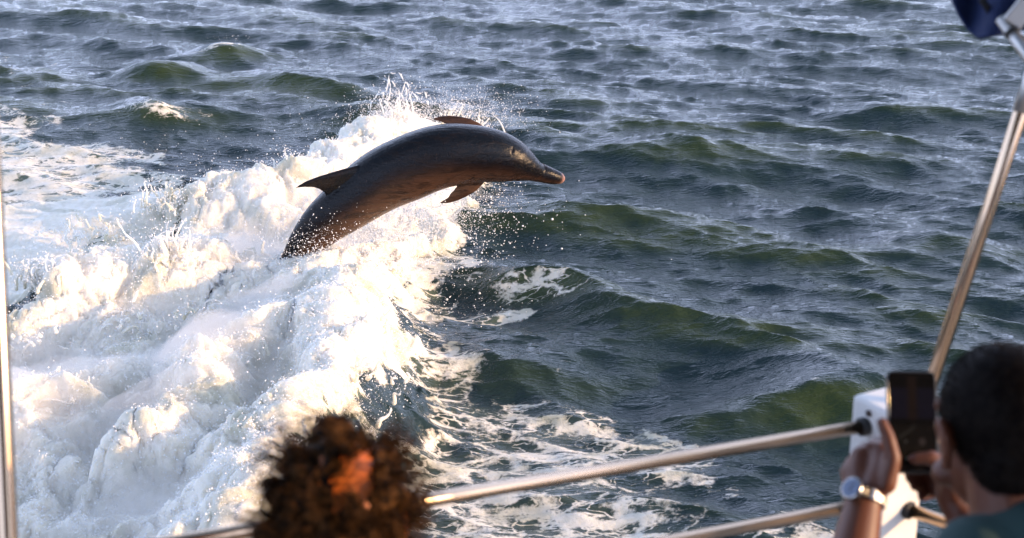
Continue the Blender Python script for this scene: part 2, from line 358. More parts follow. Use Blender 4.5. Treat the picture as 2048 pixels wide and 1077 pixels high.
def sea_state(X, Y):
    """displaced position, foam density and crest glow for points of the flat sea"""
    fade = 1 / (1 + (np.hypot(X, Y) / 70.0) ** 2)
    foam = np.zeros(X.shape); crest = np.zeros(X.shape)
    near = (np.abs(X) < 16) & (Y > 2) & (Y < 34)
    x = X[near]; y = Y[near]
    wob = fbm2(x * 1.6, y * 1.6, 4, 1) * 0.30 + fbm2(x * 7, y * 7, 3, 2) * 0.09
    d = smooth01((poly_sd(x, y, DENSE) + wob * 0.5 + 0.08) / 0.30)
    st = smooth01((poly_sd(x, y, STREAK) + wob * 2.0 + 0.2) / 1.2)
    fr = smooth01((poly_sd(x, y, FRINGE) + wob + 0.1) / 0.5)
    la = smooth01((poly_sd(x, y, LACE) + wob * 1.6 + 0.1) / 0.8)
    ul = smooth01((poly_sd(x, y, UPLACE) + wob * 2.0 + 0.1) / 1.2)
    mi = smooth01((poly_sd(x, y, MIDDLE) + wob * 1.6 + 0.2) / 0.9)
    z = np.zeros(x.shape)
    def ridge(pts, wr, sharp=1.0):
        q, v = line_d(x + wob * 0.35, y + wob * 0.35, pts); return v * np.exp(-(q / wr) ** 2 * sharp)
    w = np.zeros(x.shape)
    for pts, wr in ((R1, .42), (R2, .45), (R3, .34), (R4, .4), (R5, .32)):
        w = np.maximum(w, ridge(pts, wr))
    z += w + 0.06 * d
    z -= 0.02 * np.exp(-(line_d(x, y, [(*p, 0) for p in wpts([(800, 620), (830, 720), (770, 850), (700, 980)])])[0] / 0.4) ** 2)
    cr = np.zeros(x.shape); wf = np.zeros(x.shape)
    for i, (px, py, hgt, hl, turn, fw, bw) in enumerate(WAVES):
        C = on_z(px, py, hgt); e = np.array([math.cos(R(turn)), math.sin(R(turn))]); nrm = np.array([e[1], -e[0]])
        s = ((x - C[0]) * e[0] + (y - C[1]) * e[1]) / hl
        side = (x - C[0]) * nrm[0] + (y - C[1]) * nrm[1] + 0.10 * hl * noise2(s * 1.7 + i, s * 0 + i * 3.3, 5) + .12 * hl * s * s
        taper = np.exp(-np.abs(s) ** 2.2)
        prof = np.exp(-(np.abs(side) / np.where(side > 0, fw, bw)) ** 1.6) * taper
        z += 0.9 * hgt * prof
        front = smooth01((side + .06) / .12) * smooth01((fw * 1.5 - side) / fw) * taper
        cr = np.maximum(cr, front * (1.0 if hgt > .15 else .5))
        if i in (1, 4): wf = np.maximum(wf, 0.44 * front)
        if i == 6: wf = np.maximum(wf, 0.52 * np.exp(-(side / .07) ** 2) * taper)
        if i == 0: wf = np.maximum(wf, 0.40 * np.exp(-((side + .02) / .045) ** 2) * np.exp(-(s / .4) ** 2))
    f = np.maximum.reduce([d * 1.16, mi * 0.95, st * 0.56, fr * 0.70, la * 0.445, ul * 0.42, wf])
    f = f + 0.22 * smooth01((w - .12) / .2) * d
    foam[near] = f; crest[near] = cr
    D = sample(TA, X, Y) * fade[..., None] + sample(TB, X, Y) * (fade ** 2)[..., None] + sample(TC, X, Y) * np.minimum(1, fade * 2)[..., None]
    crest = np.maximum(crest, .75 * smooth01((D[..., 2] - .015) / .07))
    damp = np.ones(X.shape); damp[near] = 1 - 0.45 * d
    P = np.stack([X, Y, np.zeros(X.shape)], -1) + D * damp[..., None] * np.array([0.85, 0.85, 1.0])
    zz = np.zeros(X.shape); zz[near] = z; P[..., 2] += zz
    dense = np.zeros(X.shape); dense[near] = d
    return P, foam, crest, dense

def billow(x, y, seed):
    return 1 - (np.sqrt(noise2(x, y, seed) ** 2 + .03) - .17) * 1.7

def build_sea():
    rows = [5.0]
    while rows[-1] < 24.5:
        yy = rows[-1]; step = (yy * yy + CAM_H ** 2) / CAM_H / 1564 * (1.1 if yy > 5.8 else 2.2)
        rows.append(yy + step)
    while rows[-1] < 9000: rows.append(rows[-1] * 1.02 if rows[-1] < 60 else rows[-1] * 1.09)
    rows = np.array([-4000, -1200, -400, -150, -60, -25, -10, -4, -1, 1, 2.5, 3.6, 4.2, 4.6, 4.8] + rows)
    u = np.linspace(-1, 1, 861)
    ext = 1 + np.cumsum(0.004 * 1.17 ** np.arange(1, 48)); u = np.concatenate([-ext[::-1], u, ext])
    half = 0.75 + 0.37 * np.maximum(rows, 0)
    X = u[None, :] * half[:, None]; Y = np.repeat(rows[:, None], len(u), 1)
    P, foam, crest, dense = sea_state(X, Y)
    # froth: cauliflower relief pushed out along the local normal
    gu = np.gradient(P, axis=1); gv = np.gradient(P, axis=0); N = np.cross(gu, gv); N /= np.linalg.norm(N, axis=-1, keepdims=True) + 1e-12
    m = foam > 0.3
    x = P[m][:, 0]; y = P[m][:, 1]; q = smooth01((foam[m] - .35) / .5); dn = dense[m]
    wx = x + 0.12 * noise2(x * 4, y * 4, 8); wy = y + 0.12 * noise2(x * 4, y * 4, 9)
    b = (0.10 * (billow(wx * 1.5, wy * 1.5, 3) - .5) + 0.065 * (billow(wx * 3.4, wy * 3.4, 4) - .5)) * dn
    b += (0.036 * (billow(wx * 8, wy * 8, 5) - .5) + 0.018 * (billow(wx * 18, wy * 18, 6) - .5)) * (0.2 + 0.8 * dn)
    b += (0.009 * noise2(wx * 42, wy * 42, 7) + .006 * noise2(wx * 75, wy * 75, 9)) * (0.3 + 0.7 * dn)
    Nm = N[m] * .55 + np.array([0, 0, .45]); P[m] += Nm * (b * q)[:, None]
    h, w = X.shape
    idx = np.arange(h * w).reshape(h, w)
    F = np.stack([idx[:-1, :-1], idx[:-1, 1:], idx[1:, 1:], idx[1:, :-1]], -1).reshape(-1, 4)
    o = new_mesh('sea', P.reshape(-1, 3), F, M_SEA)
    set_attr(o.data, 'foam', foam); set_attr(o.data, 'crest', crest)
    tag(o, 'choppy blue green sea streaked white by the boat wake', 'sea', 'structure')
    return o, P, foam, dense, N, crest
sea, SP, SF, SD, SN, SC = build_sea()

# height lookup on the finished sea
def sea_z(x, y):
    m = (np.abs(SP[..., 0] - x) < .1) & (np.abs(SP[..., 1] - y) < .1)
    return float(SP[m][:, 2].max()) if m.any() else 0.0

# ------------------------------------------------------------------ whitewater thrown up by the wake, and its spray
def points_object(name, pts, rad, mat, mode, voxel=0.01):
    me = bpy.data.meshes.new(name); me.vertices.add(len(pts)); me.vertices.foreach_set('co', np.asarray(pts, np.float32).ravel())
    set_attr(me, 'prad', rad); me.materials.append(mat)
    ob = bpy.data.objects.new(name, me); col.objects.link(ob)
    ng = bpy.data.node_groups.new(name, 'GeometryNodeTree'); ng.is_modifier = True
    ng.interface.new_socket('Geometry', in_out='INPUT', socket_type='NodeSocketGeometry'); ng.interface.new_socket('Geometry', in_out='OUTPUT', socket_type='NodeSocketGeometry')
    gi = ng.nodes.new('NodeGroupInput'); go = ng.nodes.new('NodeGroupOutput')
    na = ng.nodes.new('GeometryNodeInputNamedAttribute'); na.data_type = 'FLOAT'; na.inputs['Name'].default_value = 'prad'
    mp = ng.nodes.new('GeometryNodeMeshToPoints'); ng.links.new(gi.outputs[0], mp.inputs['Mesh']); ng.links.new(na.outputs[0], mp.inputs['Radius'])
    sm = ng.nodes.new('GeometryNodeSetMaterial'); sm.inputs['Material'].default_value = mat
    if mode == 'points':
        ng.links.new(mp.outputs[0], sm.inputs[0]); ng.links.new(sm.outputs[0], go.inputs[0])
    else:
        pv = ng.nodes.new('GeometryNodePointsToVolume'); pv.resolution_mode = 'VOXEL_SIZE'
        ng.links.new(mp.outputs[0], pv.inputs['Points']); pv.inputs['Voxel Size'].default_value = voxel; pv.inputs['Density'].default_value = 1.0
        ng.links.new(na.outputs[0], pv.inputs['Radius'])
        vm = ng.nodes.new('GeometryNodeVolumeToMesh'); ng.links.new(pv.outputs[0], vm.inputs['Volume']); vm.inputs['Threshold'].default_value = 0.1
        ss = ng.nodes.new('GeometryNodeSetShadeSmooth'); ng.links.new(vm.outputs[0], ss.inputs[0])
        ng.links.new(ss.outputs[0], sm.inputs[0]); ng.links.new(sm.outputs[0], go.inputs[0])
    md = ob.modifiers.new('g', 'NODES'); md.node_group = ng
    return ob
def bake(ob):                                  # turn the generated surface into a plain mesh
    dg = bpy.context.evaluated_depsgraph_get(); me = bpy.data.meshes.new_from_object(ob.evaluated_get(dg))
    ob.modifiers.clear(); old = ob.data; ob.data = me; me.name = ob.name; bpy.data.meshes.remove(old); return ob

blobs, brad = [], []
drops, drad = [], []
def strand(p0, v, T, r0, rmin, curl=0.02):
    n = max(4, int(np.linalg.norm(v) * T / (r0 * 0.45)))
    ph = rng.uniform(0, 6.28, 3); prev = None
    for t in np.linspace(0, 1, n):
        tt = t * T; p = p0 + v * tt + np.array([0, 0, -4.9]) * tt * tt
        p = p + curl * t * np.sin(ph + t * np.array([7, 6, 8]))
        r = max(rmin, r0 * (1 - t) ** 0.8 + rmin * 0.8)
        if t > 0.55 and rng.random() < 0.30: continue
        blobs.append(p); brad.append(r)
    if rng.random() < 0.8:
        for _ in range(rng.integers(1, 5)):
            drops.append(p + rng.normal(0, .03, 3)); drad.append(rng.uniform(.002, .005))
def splash(px, py, z, n, spread, up, side=(0, 0), r0=0.022, T=(0.10, 0.28), jit=0.5):
    c = on_z(px, py, z)
    for i in range(n):
        p0 = c + np.array([rng.normal(0, spread), rng.normal(0, spread), rng.normal(-.03, .03)])
        v = np.array([side[0] + rng.normal(0, jit), side[1] + rng.normal(0, jit), up * rng.uniform(.35, 1.0)])
        strand(p0, v, rng.uniform(*T), r0 * .40 * rng.uniform(.5, 1.2), 0.0034)
        for _ in range(16):
            tt = rng.random() * T[1]; drops.append(p0 + v * tt + np.array([0, 0, -4.9]) * tt * tt + rng.normal(0, .03, 3)); drad.append(.001 + .004 * rng.random() ** 3)
def puff(px, py, z, n, spread, zs, r=(0.0009, 0.0040), back=0.0):
    c = on_z(px, py, z); q = rng.normal(0, 1, (n, 3)) * np.array([spread, spread, zs])
    c = c + np.array([0, back, 0])
    for p in q: drops.append(c + p); drad.append(r[0] + (r[1] - r[0]) * rng.random() ** 3)

# tall crown behind the dolphin
splash(790, 262, .30, 34, .10, 2.7, (0.1, 0), .024, (.12, .30), .30)
splash(795, 255, .30, 20, .10, 3.2, (0.0, 0), .018, (.15, .26), .22)
c0 = on_z(796, 226, .46)
for s0, s1, hh in ((-.13, .10, .34), (-.16, .05, .27), (-.02, .17, .26), (-.22, -.06, .17), (0.06, .30, .17)):
    for t in np.linspace(0, 1, 90):
        blobs.append(c0 + np.array([s0 + (s1 - s0) * t + .02 * math.sin(9 * t + s0 * 40), .05 * math.sin(5 * t), hh * math.sin(math.pi * t) ** .7 + .012 * math.sin(23 * t)])); brad.append(.0046 + .0018 * math.sin(31 * t))
for px, py, n in ((860, 262, 26), (900, 258, 26), (940, 262, 22), (760, 285, 24), (720, 310, 24)):
    splash(px, py, .22, n, .12, 2.1, (0.25, 0), .02, (.08, .22), .4)
# other crests
for px, py, z, n, up in ((590, 345, .28, 26, 2.0), (560, 360, .26, 26, 1.7), (400, 400, .25, 30, 1.6), (330, 405, .25, 34, 1.8), (450, 395, .25, 20, 1.5), (140, 470, .2, 20, 1.3), (185, 455, .2, 20, 1.3),
                        (85, 560, .32, 34, 2.1), (110, 548, .34, 20, 1.6), (340, 510, .38, 44, 2.2), (365, 505, .36, 20, 1.6), (480, 515, .3, 20, 1.3), (220, 540, .3, 22, 1.4), (120, 790, .3, 14, 1.0),
                        (60, 680, .2, 14, 1.1), (460, 700, .35, 26, 1.4), (580, 620, .35, 24, 1.3), (400, 620, .25, 20, 1.1), (250, 640, .2, 18, 1.0), (330, 760, .3, 20, 1.1), (440, 60, .5, 0, 1)):
    splash(px, py, z, n, .10, up, (0, 0), .02, (.06, .20), .35)
# tail leaving the water
splash(585, 530, .26, 34, .07, 1.3, (.3, .1), .012, (.06, .16), .4)
splash(640, 545, .28, 30, .12, 1.2, (.5, .1), .012, (.06, .16), .4)
# ragged right-hand edge of the breaking wall
for i in range(len(R1) - 1):
    a = np.array(R1[i]); b = np.array(R1[i + 1])
    for k in range(9):
        t = rng.random(); p = a + (b - a) * t; off = np.array([rng.uniform(.05, .38), rng.normal(0, .08), 0]); p0 = np.array([p[0], p[1], p[2]]) + off
        p0[2] = max(0.03, p[2] * math.exp(-(off[0] / .42) ** 2) + .04)
        v = np.array([rng.uniform(.1, .9), rng.normal(-.1, .5), rng.uniform(.4, 1.6)])
        strand(p0, v, rng.uniform(.04, .12), rng.uniform(.006, .012), .0036)
        for _ in range(22): drops.append(p0 + rng.normal(0, .05, 3) + np.array([.05, 0, .05])); drad.append(.0009 + .003 * rng.random() ** 3)
# scattered spray under and ahead of the dolphin
for px, py, z, n, s, zs in ((700, 500, .35, 9000, .26, .16), (780, 450, .42, 9000, .26, .15), (860, 420, .45, 6000, .24, .13), (640, 545, .38, 4500, .2, .12), (900, 440, .38, 700, .22, .12), (960, 430, .36, 180, .24, .12),
                            (840, 520, .18, 1100, .3, .08), (1060, 440, .30, 40, .4, .12), (720, 640, .42, 1800, .2, .12), (700, 760, .38, 1300, .16, .1), (850, 600, .08, 500, .35, .05), (785, 235, .44, 3800, .13, .12), (800, 250, .38, 4000, .25, .10), (900, 250, .32, 5000, .3, .08),
                            (560, 360, .3, 900, .3, .12), (330, 400, .3, 900, .3, .12), (340, 500, .4, 900, .25, .12), (90, 560, .35, 700, .2, .12), (450, 700, .4, 1200, .4, .12), (250, 560, .3, 800, .4, .12), (455, 80, .30, 60, .10, .03), (700, 270, .25, 300, .5, .06), (250, 330, .1, 300, .8, .08)):
    puff(px, py, z, n, s, zs, back=.42 if (n > 4000 and py < 560) else 0.0)
# a larger, looser set of bright drops
for px, py, z, n, s, zs in ((930, 440, .4, 60, .2, .1), (1010, 460, .3, 16, .3, .12), (860, 500, .22, 90, .25, .1)):
    puff(px, py, z, n, s, zs, (.003, .008))

ww = points_object('whitewater_splash', blobs, np.array(brad), M_FOAM, 'mesh', 0.0052); bake(ww)
tag(ww, 'white splashes and crowns of water thrown up along the boat wake', 'splash', 'stuff')
# froth beads on the foam surface
flat = np.where((SD > 0.5) & (SP[..., 1] < 16) & (np.abs(SP[..., 0]) < 6))
sel = rng.choice(len(flat[0]), 100000)
pp = SP[flat[0][sel], flat[1][sel]] + rng.normal(0, .012, (len(sel), 3)); nn = SN[flat[0][sel], flat[1][sel]]
rr = 0.0011 + 0.0036 * rng.random(len(sel)) ** 4
pp = pp + nn * (rng.random(len(sel)) ** 2 * 0.02)[:, None]
drops = np.concatenate([np.array(drops), pp]); drad = np.concatenate([np.array(drad), rr])
sprayo = points_object('spray_droplets', drops, drad, M_DROP, 'points')
tag(sprayo, 'fine white spray and froth hanging over the breaking wake', 'spray', 'stuff')

# drifting mist of fine water held just above the broken water
def build_mist():
    xs = np.arange(-6.0, .9, .09); ys = np.arange(5.2, 14.2, .11); X, Y = np.meshgrid(xs, ys)
    d = smooth01((poly_sd(X, Y, DENSE) + .02) / .75); w = np.zeros(X.shape)
    for pts, wr in ((R1, .5), (R2, .5), (R3, .42), (R4, .45), (R5, .42)):
        q, v = line_d(X, Y, pts); w = np.maximum(w, v * np.exp(-(q / wr) ** 2))
    lump = .5 + .5 * fbm2(X * 1.9, Y * 1.9, 4, 21)
    topz = w * d + (.05 + .22 * np.clip(lump, 0, 1.2)) * d; botz = topz - .004 - (.30 + .22 * np.clip(lump, 0, 1.2)) * d
    keep = (d > .004); idx = -np.ones(X.shape, int); idx[keep] = np.arange(keep.sum()); n = keep.sum()
    V = np.concatenate([np.stack([X[keep], Y[keep], topz[keep]], 1), np.stack([X[keep], Y[keep], botz[keep]], 1)]); F = []
    cell = keep[:-1, :-1] & keep[:-1, 1:] & keep[1:, 1:] & keep[1:, :-1]
    H_, W2 = cell.shape
    for a, b in zip(*np.where(cell)):
        q = [idx[a, b], idx[a, b + 1], idx[a + 1, b + 1], idx[a + 1, b]]; F.append(tuple(q)); F.append(tuple(k + n for k in q[::-1]))
        for (da, db, e0, e1) in ((-1, 0, 0, 1), (0, 1, 1, 2), (1, 0, 2, 3), (0, -1, 3, 0)):
            aa, bb = a + da, b + db
            if not (0 <= aa < H_ and 0 <= bb < W2 and cell[aa, bb]): F.append((q[e1], q[e0], q[e0] + n, q[e1] + n))
    t = NT('spray_mist'); pv = t.n('ShaderNodeVolumePrincipled'); pv.inputs['Color'].default_value = (.97, .96, .94, 1); pv.inputs['Density'].default_value = 2.0; pv.inputs['Anisotropy'].default_value = .25
    t.l(pv.outputs[0], t.out.inputs['Volume'])
    o = new_mesh('spray_mist', V, F, t.m)
    return tag(o, 'pale mist of fine water drifting over the churned wake', 'mist', 'stuff')
build_mist()

# ------------------------------------------------------------------ the dolphin
def make_dolphin_material():
    t = NT('dolphin_skin'); pos = t.n('ShaderNodeNewGeometry').outputs['Position']
    dors = t.attr('dorsal'); tip = t.attr('beak'); mouth = t.attr('mouth')
    n1 = t.noise(pos, 5.0, 5, 0.6); n2 = t.noise(t.mapping(pos, rot=(0, R(35), 0), scale=(0.5, 1, 1.8)), 24.0, 5, 0.7)
    d = t.math('ADD', dors, t.math('MULTIPLY', t.math('SUBTRACT', n1.outputs[0], .5), .35))
    c = t.ramp(t.mrange(d, -1.0, 1.0, smooth=False), [(0.0, (.105, .057, .035)), (.45, (.072, .037, .022)), (.70, (.047, .024, .015)), (.81, (.016, .009, .007)), (.90, (.004, .004, .006)), (1.0, (.003, .004, .006))])  # natural countershading; sunlit brown flank and its shade edge are painted into it
    c = t.mixc(t.mrange(n2.outputs[0], .56, .76, 0, .40), c, (.010, .007, .006))
    n3 = t.noise(t.mapping(pos, rot=(0, R(30), 0), scale=(1.8, 1, .6)), 60.0, 4, .7)
    c = t.mixc(t.mrange(n3.outputs[0], .60, .78, 0, .5), c, (.11, .070, .05))
    n4 = t.noise(t.mapping(pos, rot=(0, R(28), 0), scale=(.45, 1, 1.5)), 17.0, 5, .65, .6)
    c = t.mixc(t.mrange(n4.outputs[0], .46, .66, 0, .72), c, (.009, .006, .005))
    c = t.mixc(t.mrange(tip, .55, 1.0), c, (.34, .20, .17))
    c = t.mixc(mouth, c, (.012, .009, .009))
    p = t.principled(Base_Color=c, Roughness=t.mrange(n2.outputs[0], .3, .7, .17, .32), IOR=1.38, Specular_IOR_Level=0.30)
    t.l(t.bump(t.math('ADD', n2.outputs[0], t.math('MULTIPLY', n4.outputs[0], 1.4)), .45, .008), p.inputs['Normal'])
    return t.finish(p)
M_DOLPHIN = make_dolphin_material()

def catmull(pts, n):
    pts = np.asarray(pts, float); m = len(pts)
    seg = np.r_[0, np.cumsum(np.linalg.norm(np.diff(pts[:, :2], axis=0), axis=1))]
    out = []
    for s in np.linspace(0, seg[-1], n):
        i = min(max(np.searchsorted(seg, s) - 1, 0), m - 2); t = (s - seg[i]) / (seg[i + 1] - seg[i])
        p0, p1, p2, p3 = pts[max(i - 1, 0)], pts[i], pts[i + 1], pts[min(i + 2, m - 1)]
        out.append(.5 * ((2 * p1) + (-p0 + p2) * t + (2 * p0 - 5 * p1 + 4 * p2 - p3) * t * t + (-p0 + 3 * p1 - 3 * p2 + p3) * t ** 3))
    return np.array(out)
# outline stations: centre px, width px, roll of the back towards the viewer, distance
K = 620 / 1669.0
st = [(20, 1085, 78, 22), (70, 1030, 88, 24), (125, 968, 112, 28), (202, 870, 176, 33), (300, 768, 241, 40), (415, 675, 288, 46), (525, 592, 321, 50), (625, 530, 342, 53), (740, 478, 354, 56), (865, 428, 350, 60),
      (980, 404, 338, 64), (1105, 400, 311, 68), (1210, 412, 284, 70), (1288, 432, 248, 70), (1340, 452, 204, 70), (1382, 471, 160, 70), (1410, 484, 128, 70), (1430, 493, 110, 70), (1462, 503, 96, 70), (1510, 518, 84, 70), (1546, 527, 70, 70), (1568, 532, 52, 70), (1580, 534, 22, 70)]
stn = []
for i, (cx, cy, w, roll) in enumerate(st):
    y = 9.45 + 0.35 * i / len(st)
    p = on_y(540 + cx * K, 160 + cy * K, y); depth = p[1] * cp + (CAM_H - p[2]) * sp
    stn.append((*p, w * K / 2 / FPX * depth, roll))
S_ = catmull(np.array(stn), 170)
SPN, SRAD, SROLL = S_[:, :3], np.maximum(S_[:, 3], .004), S_[:, 4]
TAN = np.gradient(SPN, axis=0); TAN /= np.linalg.norm(TAN, axis=1, keepdims=True)
view = np.array([0, cp, -sp])
UPV = np.cross(np.cross(TAN, np.array([0, 0, 1.0]) * 0 + np.cross(view, TAN)), TAN)
UPN = []
for i in range(len(TAN)):
    v = view - TAN[i] * (view @ TAN[i]); v /= np.linalg.norm(v); a = np.cross(v, TAN[i])
    if a[2] < 0 and i > 25: a = -a
    if np.dot(a, np.array([-.3, 0, 1])) < 0: a = -a
    UPN.append((a, -v))                        # in-picture normal, towards viewer
DOR = np.array([a * math.cos(R(r)) + b * math.sin(R(r)) for (a, b), r in zip(UPN, SROLL)])
LAT = np.cross(TAN, DOR)                       # sideways
if LAT[80] @ view > 0: pass
arc = np.r_[0, np.cumsum(np.linalg.norm(np.diff(SPN, axis=0), axis=1))]; arc /= arc[-1]
mb = MB(); rings = []
for i in range(len(SPN)):
    th = np.linspace(0, 2 * math.pi, 40, endpoint=False); s = arc[i]
    r = SRAD[i]; hd = 1.0; wd_ = 1.0
    if s < .30: k = 1 - s / .30; hd = 1 + .25 * k; wd_ = 1 - .35 * k
    if s > .91: wd_ = 1.08; hd = .98
    c, q = np.cos(th), np.sin(th)
    rings.append(SPN[i] + r * hd * (c * (1 + .06 * np.maximum(c, 0) ** 6))[:, None] * DOR[i] + r * wd_ * q[:, None] * LAT[i])
mb.rings(rings)
def fin(root_c, along, outw, thick_dir, prof, thick):
    """prof: (u along chord start, chord end, height) rows -> closed fin"""
    rings = []
    for (le, te, h, cant) in prof:
        ch = le - te; ring = []
        for a in np.linspace(0, 2 * math.pi, 22, endpoint=False):
            u = .5 + .5 * math.cos(a); th_ = thick * ch * 2.2 * (math.sqrt(max(u * (1 - u), 0)) * (0.55 + .9 * u)) * (1 if math.sin(a) >= 0 else -1)
            ring.append(root_c + along * (te + u * ch) + outw * h + thick_dir * (th_ + cant))
        rings.append(np.array(ring))
    mb.rings(rings)
def station(px, py):
    q = on_y(px, py, 9.6); return int(np.argmin(np.linalg.norm(SPN[:, [0, 2]] - q[[0, 2]], axis=1)))
# dorsal fin: swept back, hollow trailing edge
i = station(540 + 470 * K, 160 + 640 * K)
rc = SPN[i] + DOR[i] * SRAD[i] * 0.72
tdir = TAN[i]
fin(rc, tdir, DOR[i], LAT[i], [(.33, -.15, -.06, 0), (.27, -.115, .02, 0), (.185, -.10, .07, 0), (.10, -.105, .12, 0), (.02, -.125, .165, 0), (-.055, -.16, .205, 0), (-.118, -.19, .232, 0), (-.178, -.21, .246, 0), (-.212, -.222, .251, 0)], .105)
# flippers
i = station(540 + 1120 * K, 160 + 420 * K)
for sgn in (1, -1):
    lat = LAT[i] * sgn; near = (lat @ view) < 0
    outw = lat * (.66 if near else .80) - DOR[i] * (.82 if near else -.12) - TAN[i] * (.28 if near else .75); outw /= np.linalg.norm(outw)
    back = -TAN[i]; al = TAN[i] - outw * (TAN[i] @ outw); al /= np.linalg.norm(al); td = np.cross(al, outw)
    root = SPN[i] + (lat * .78 - DOR[i] * (.5 if near else .05)) * SRAD[i] * (.80 if near else 1.0)
    fin(root, al, outw, td, [(.075, -.07, -.03, 0), (.065, -.075, .045, 0), (.04, -.09, .105, 0), (.0, -.105, .158, 0), (-.047, -.122, .206, 0), (-.095, -.145, .242, 0), (-.136, -.158, .260, 0)], .10)
# flukes, under the splash
f0 = SPN[4]
for sgn in (1, -1):
    lat = LAT[4] * sgn; al = TAN[4]; td = DOR[4]
    fin(f0, al, lat, td, [(.10, -.09, -.02, 0), (.07, -.09, .06, 0), (.02, -.10, .14, 0), (-.04, -.12, .21, 0), (-.10, -.15, .26, 0), (-.15, -.17, .285, 0)], .09)
dol = mb.blend('dolphin', M_DOLPHIN, 0.0055, iters=5)
V = get_co(dol.data); NV = get_no(dol.data)
near_i = np.concatenate([np.argmin(((c[:, None, :] - SPN[None]) ** 2).sum(-1), 1) for c in np.array_split(V, 60)])
rel = V - SPN[near_i]; dv = (rel * DOR[near_i]).sum(1); lv = (rel * LAT[near_i]).sum(1)
ang = np.arctan2(np.abs(lv), dv); s = arc[near_i]; along = (rel * TAN[near_i]).sum(1)
rr = np.hypot(dv, lv) / SRAD[near_i]
dorsal = np.cos(ang); dorsal = np.where(rr > 1.35, np.clip(dorsal + .5, .25, .78), dorsal)
# mouth groove round the beak, curling up at the corner; eye socket; blowhole
ma = R(104) - R(16) * np.clip((.925 - s) / .04, 0, 1) ** 2
mouth = np.exp(-((ang - ma) * SRAD[near_i] / .0048) ** 2) * smooth01((s - .885) / .01) * smooth01((1.0 - s) / .004)
crease = np.exp(-((s - (.912 + .010 * np.cos(ang))) / .006) ** 2) * smooth01((dorsal + .3) / .4) * 0.6
V = V - NV * (mouth * .007 + crease * .008)[:, None]
ei = int(np.argmin(np.abs(arc - .855)))
for sgn in (1, -1):
    e = SPN[ei] + SRAD[ei] * (math.cos(R(96)) * DOR[ei] + sgn * math.sin(R(96)) * LAT[ei]); dd = np.linalg.norm(V - e, axis=1)
    mouth = np.maximum(mouth, np.exp(-(dd / .016) ** 2)); V = V + NV * (.002 * np.exp(-(dd / .014) ** 2) - .003 * np.exp(-((dd - .026) / .008) ** 2))[:, None]
bi = int(np.argmin(np.abs(arc - .80))); e = SPN[bi] + SRAD[bi] * 1.02 * DOR[bi]; q = V - e
bd = np.sqrt(((q * LAT[bi]).sum(1) / .020) ** 2 + ((q * TAN[bi]).sum(1) / .008) ** 2 + ((q * DOR[bi]).sum(1) / .03) ** 2)
mouth = np.maximum(mouth, .9 * np.exp(-bd ** 2)); V = V - NV * (.006 * np.exp(-bd ** 2))[:, None]
put_co(dol.data, V)
set_attr(dol.data, 'dorsal', dorsal); set_attr(dol.data, 'mouth', np.clip(mouth, 0, 1)); set_attr(dol.data, 'beak', smooth01((s - .95) / .05))
tag(dol, 'dark grey dolphin leaping in an arc out of the white wake', 'dolphin')

# ------------------------------------------------------------------ the boat
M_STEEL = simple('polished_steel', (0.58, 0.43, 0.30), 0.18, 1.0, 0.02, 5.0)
M_WHITE = simple('white_gelcoat', (0.74, 0.73, 0.71), 0.4, 0.0, 0.09, 14.0, 0.0008)
M_DECK = simple('deck_nonskid', (0.52, 0.52, 0.50), 0.7, 0.0, 0.1, 90.0, 0.002)
M_RUBBER = simple('black_rubber', (0.012, 0.012, 0.012), 0.6)
M_RUST = simple('dark_bolt', (0.06, 0.045, 0.04), 0.5, 0.6)
M_CANVAS = simple('blue_canvas', (0.004, 0.015, 0.070), 0.85, 0.0, 0.25, 30.0, 0.004)
M_ALLOY = simple('dull_alloy', (0.48, 0.47, 0.45), 0.42, 1.0, 0.1, 40.0)
M_FOLD_SHADE = simple('black_fold_shade', (0.01, 0.01, 0.012), 0.8)

DZ = 0.95                                     # deck height above the sea
RAIL_Z, RAIL_Z2 = 2.277, 2.112
post = np.array([.705, 2.672])
ld = np.array([.813, .300]); ld /= np.hypot(*ld)          # rail on the left runs this way towards the corner
rd = np.array([.046, -.038]); rd /= np.hypot(*rd)         # and on from the corner
boat = empty('tour_boat', (0, 0.5, DZ))
tag(boat, 'white tour boat with steel rails, corner post and blue canopy, seen over its stern', 'boat')
Lend = post - ld * 3.2; Rend = post + rd * 1.9
def d3(p, z): return np.array([p[0], p[1], z])
# hull and deck
outer = [Lend - np.array([.1, -.1]), post + np.array([.06, .10]), Rend + np.array([.1, .05]), np.array([2.25, -6.0]), np.array([-2.5, -6.0])]
hb = MB(); hb.rings([np.array([d3(p, DZ - .06) for p in outer]), np.array([d3(p * .97, DZ - .5) for p in outer]), np.array([d3(p * .90, -.45) for p in outer])]); hb.build('hull', M_WHITE, boat, False)
db = MB(); db.rings([np.array([d3(p * .985, DZ - .058) for p in outer]), np.array([d3(p * .985, DZ) for p in outer])]); db.build('deck', M_DECK, boat, False)
gb = MB()
pth = [d3(p * .992, DZ + .03) for p in outer]; gb.tube(pth[:1] + pth[1:3] + pth[3:4], .035, 10); gb.build('gunwale', M_WHITE, boat)
M_BLOCKER = simple('blocker_brown', (.10, .045, .02), .4, 0, .3, 12.0)  # dark brown for the two added, unseen light blockers
cb = MB(); cb.box((0, -1.35, 3.15), (3.6, .08, 2.4)); cb.build('reflection_blocker', M_BLOCKER, boat, False)  # unseen, added behind the camera to darken reflections in poles and people
cb = MB(); cb.box((0, -.9, 4.42), (4.6, 6.4, .10), bev=.03); cb.build('sky_blocker', M_BLOCKER, boat, False)  # unseen, added overhead to keep sky light off people and rails
cb = MB(); cb.box((0, -2.2, DZ + .475), (2.6, 4.4, .95), bev=.05); cb.build('cabin', M_WHITE, boat, False)
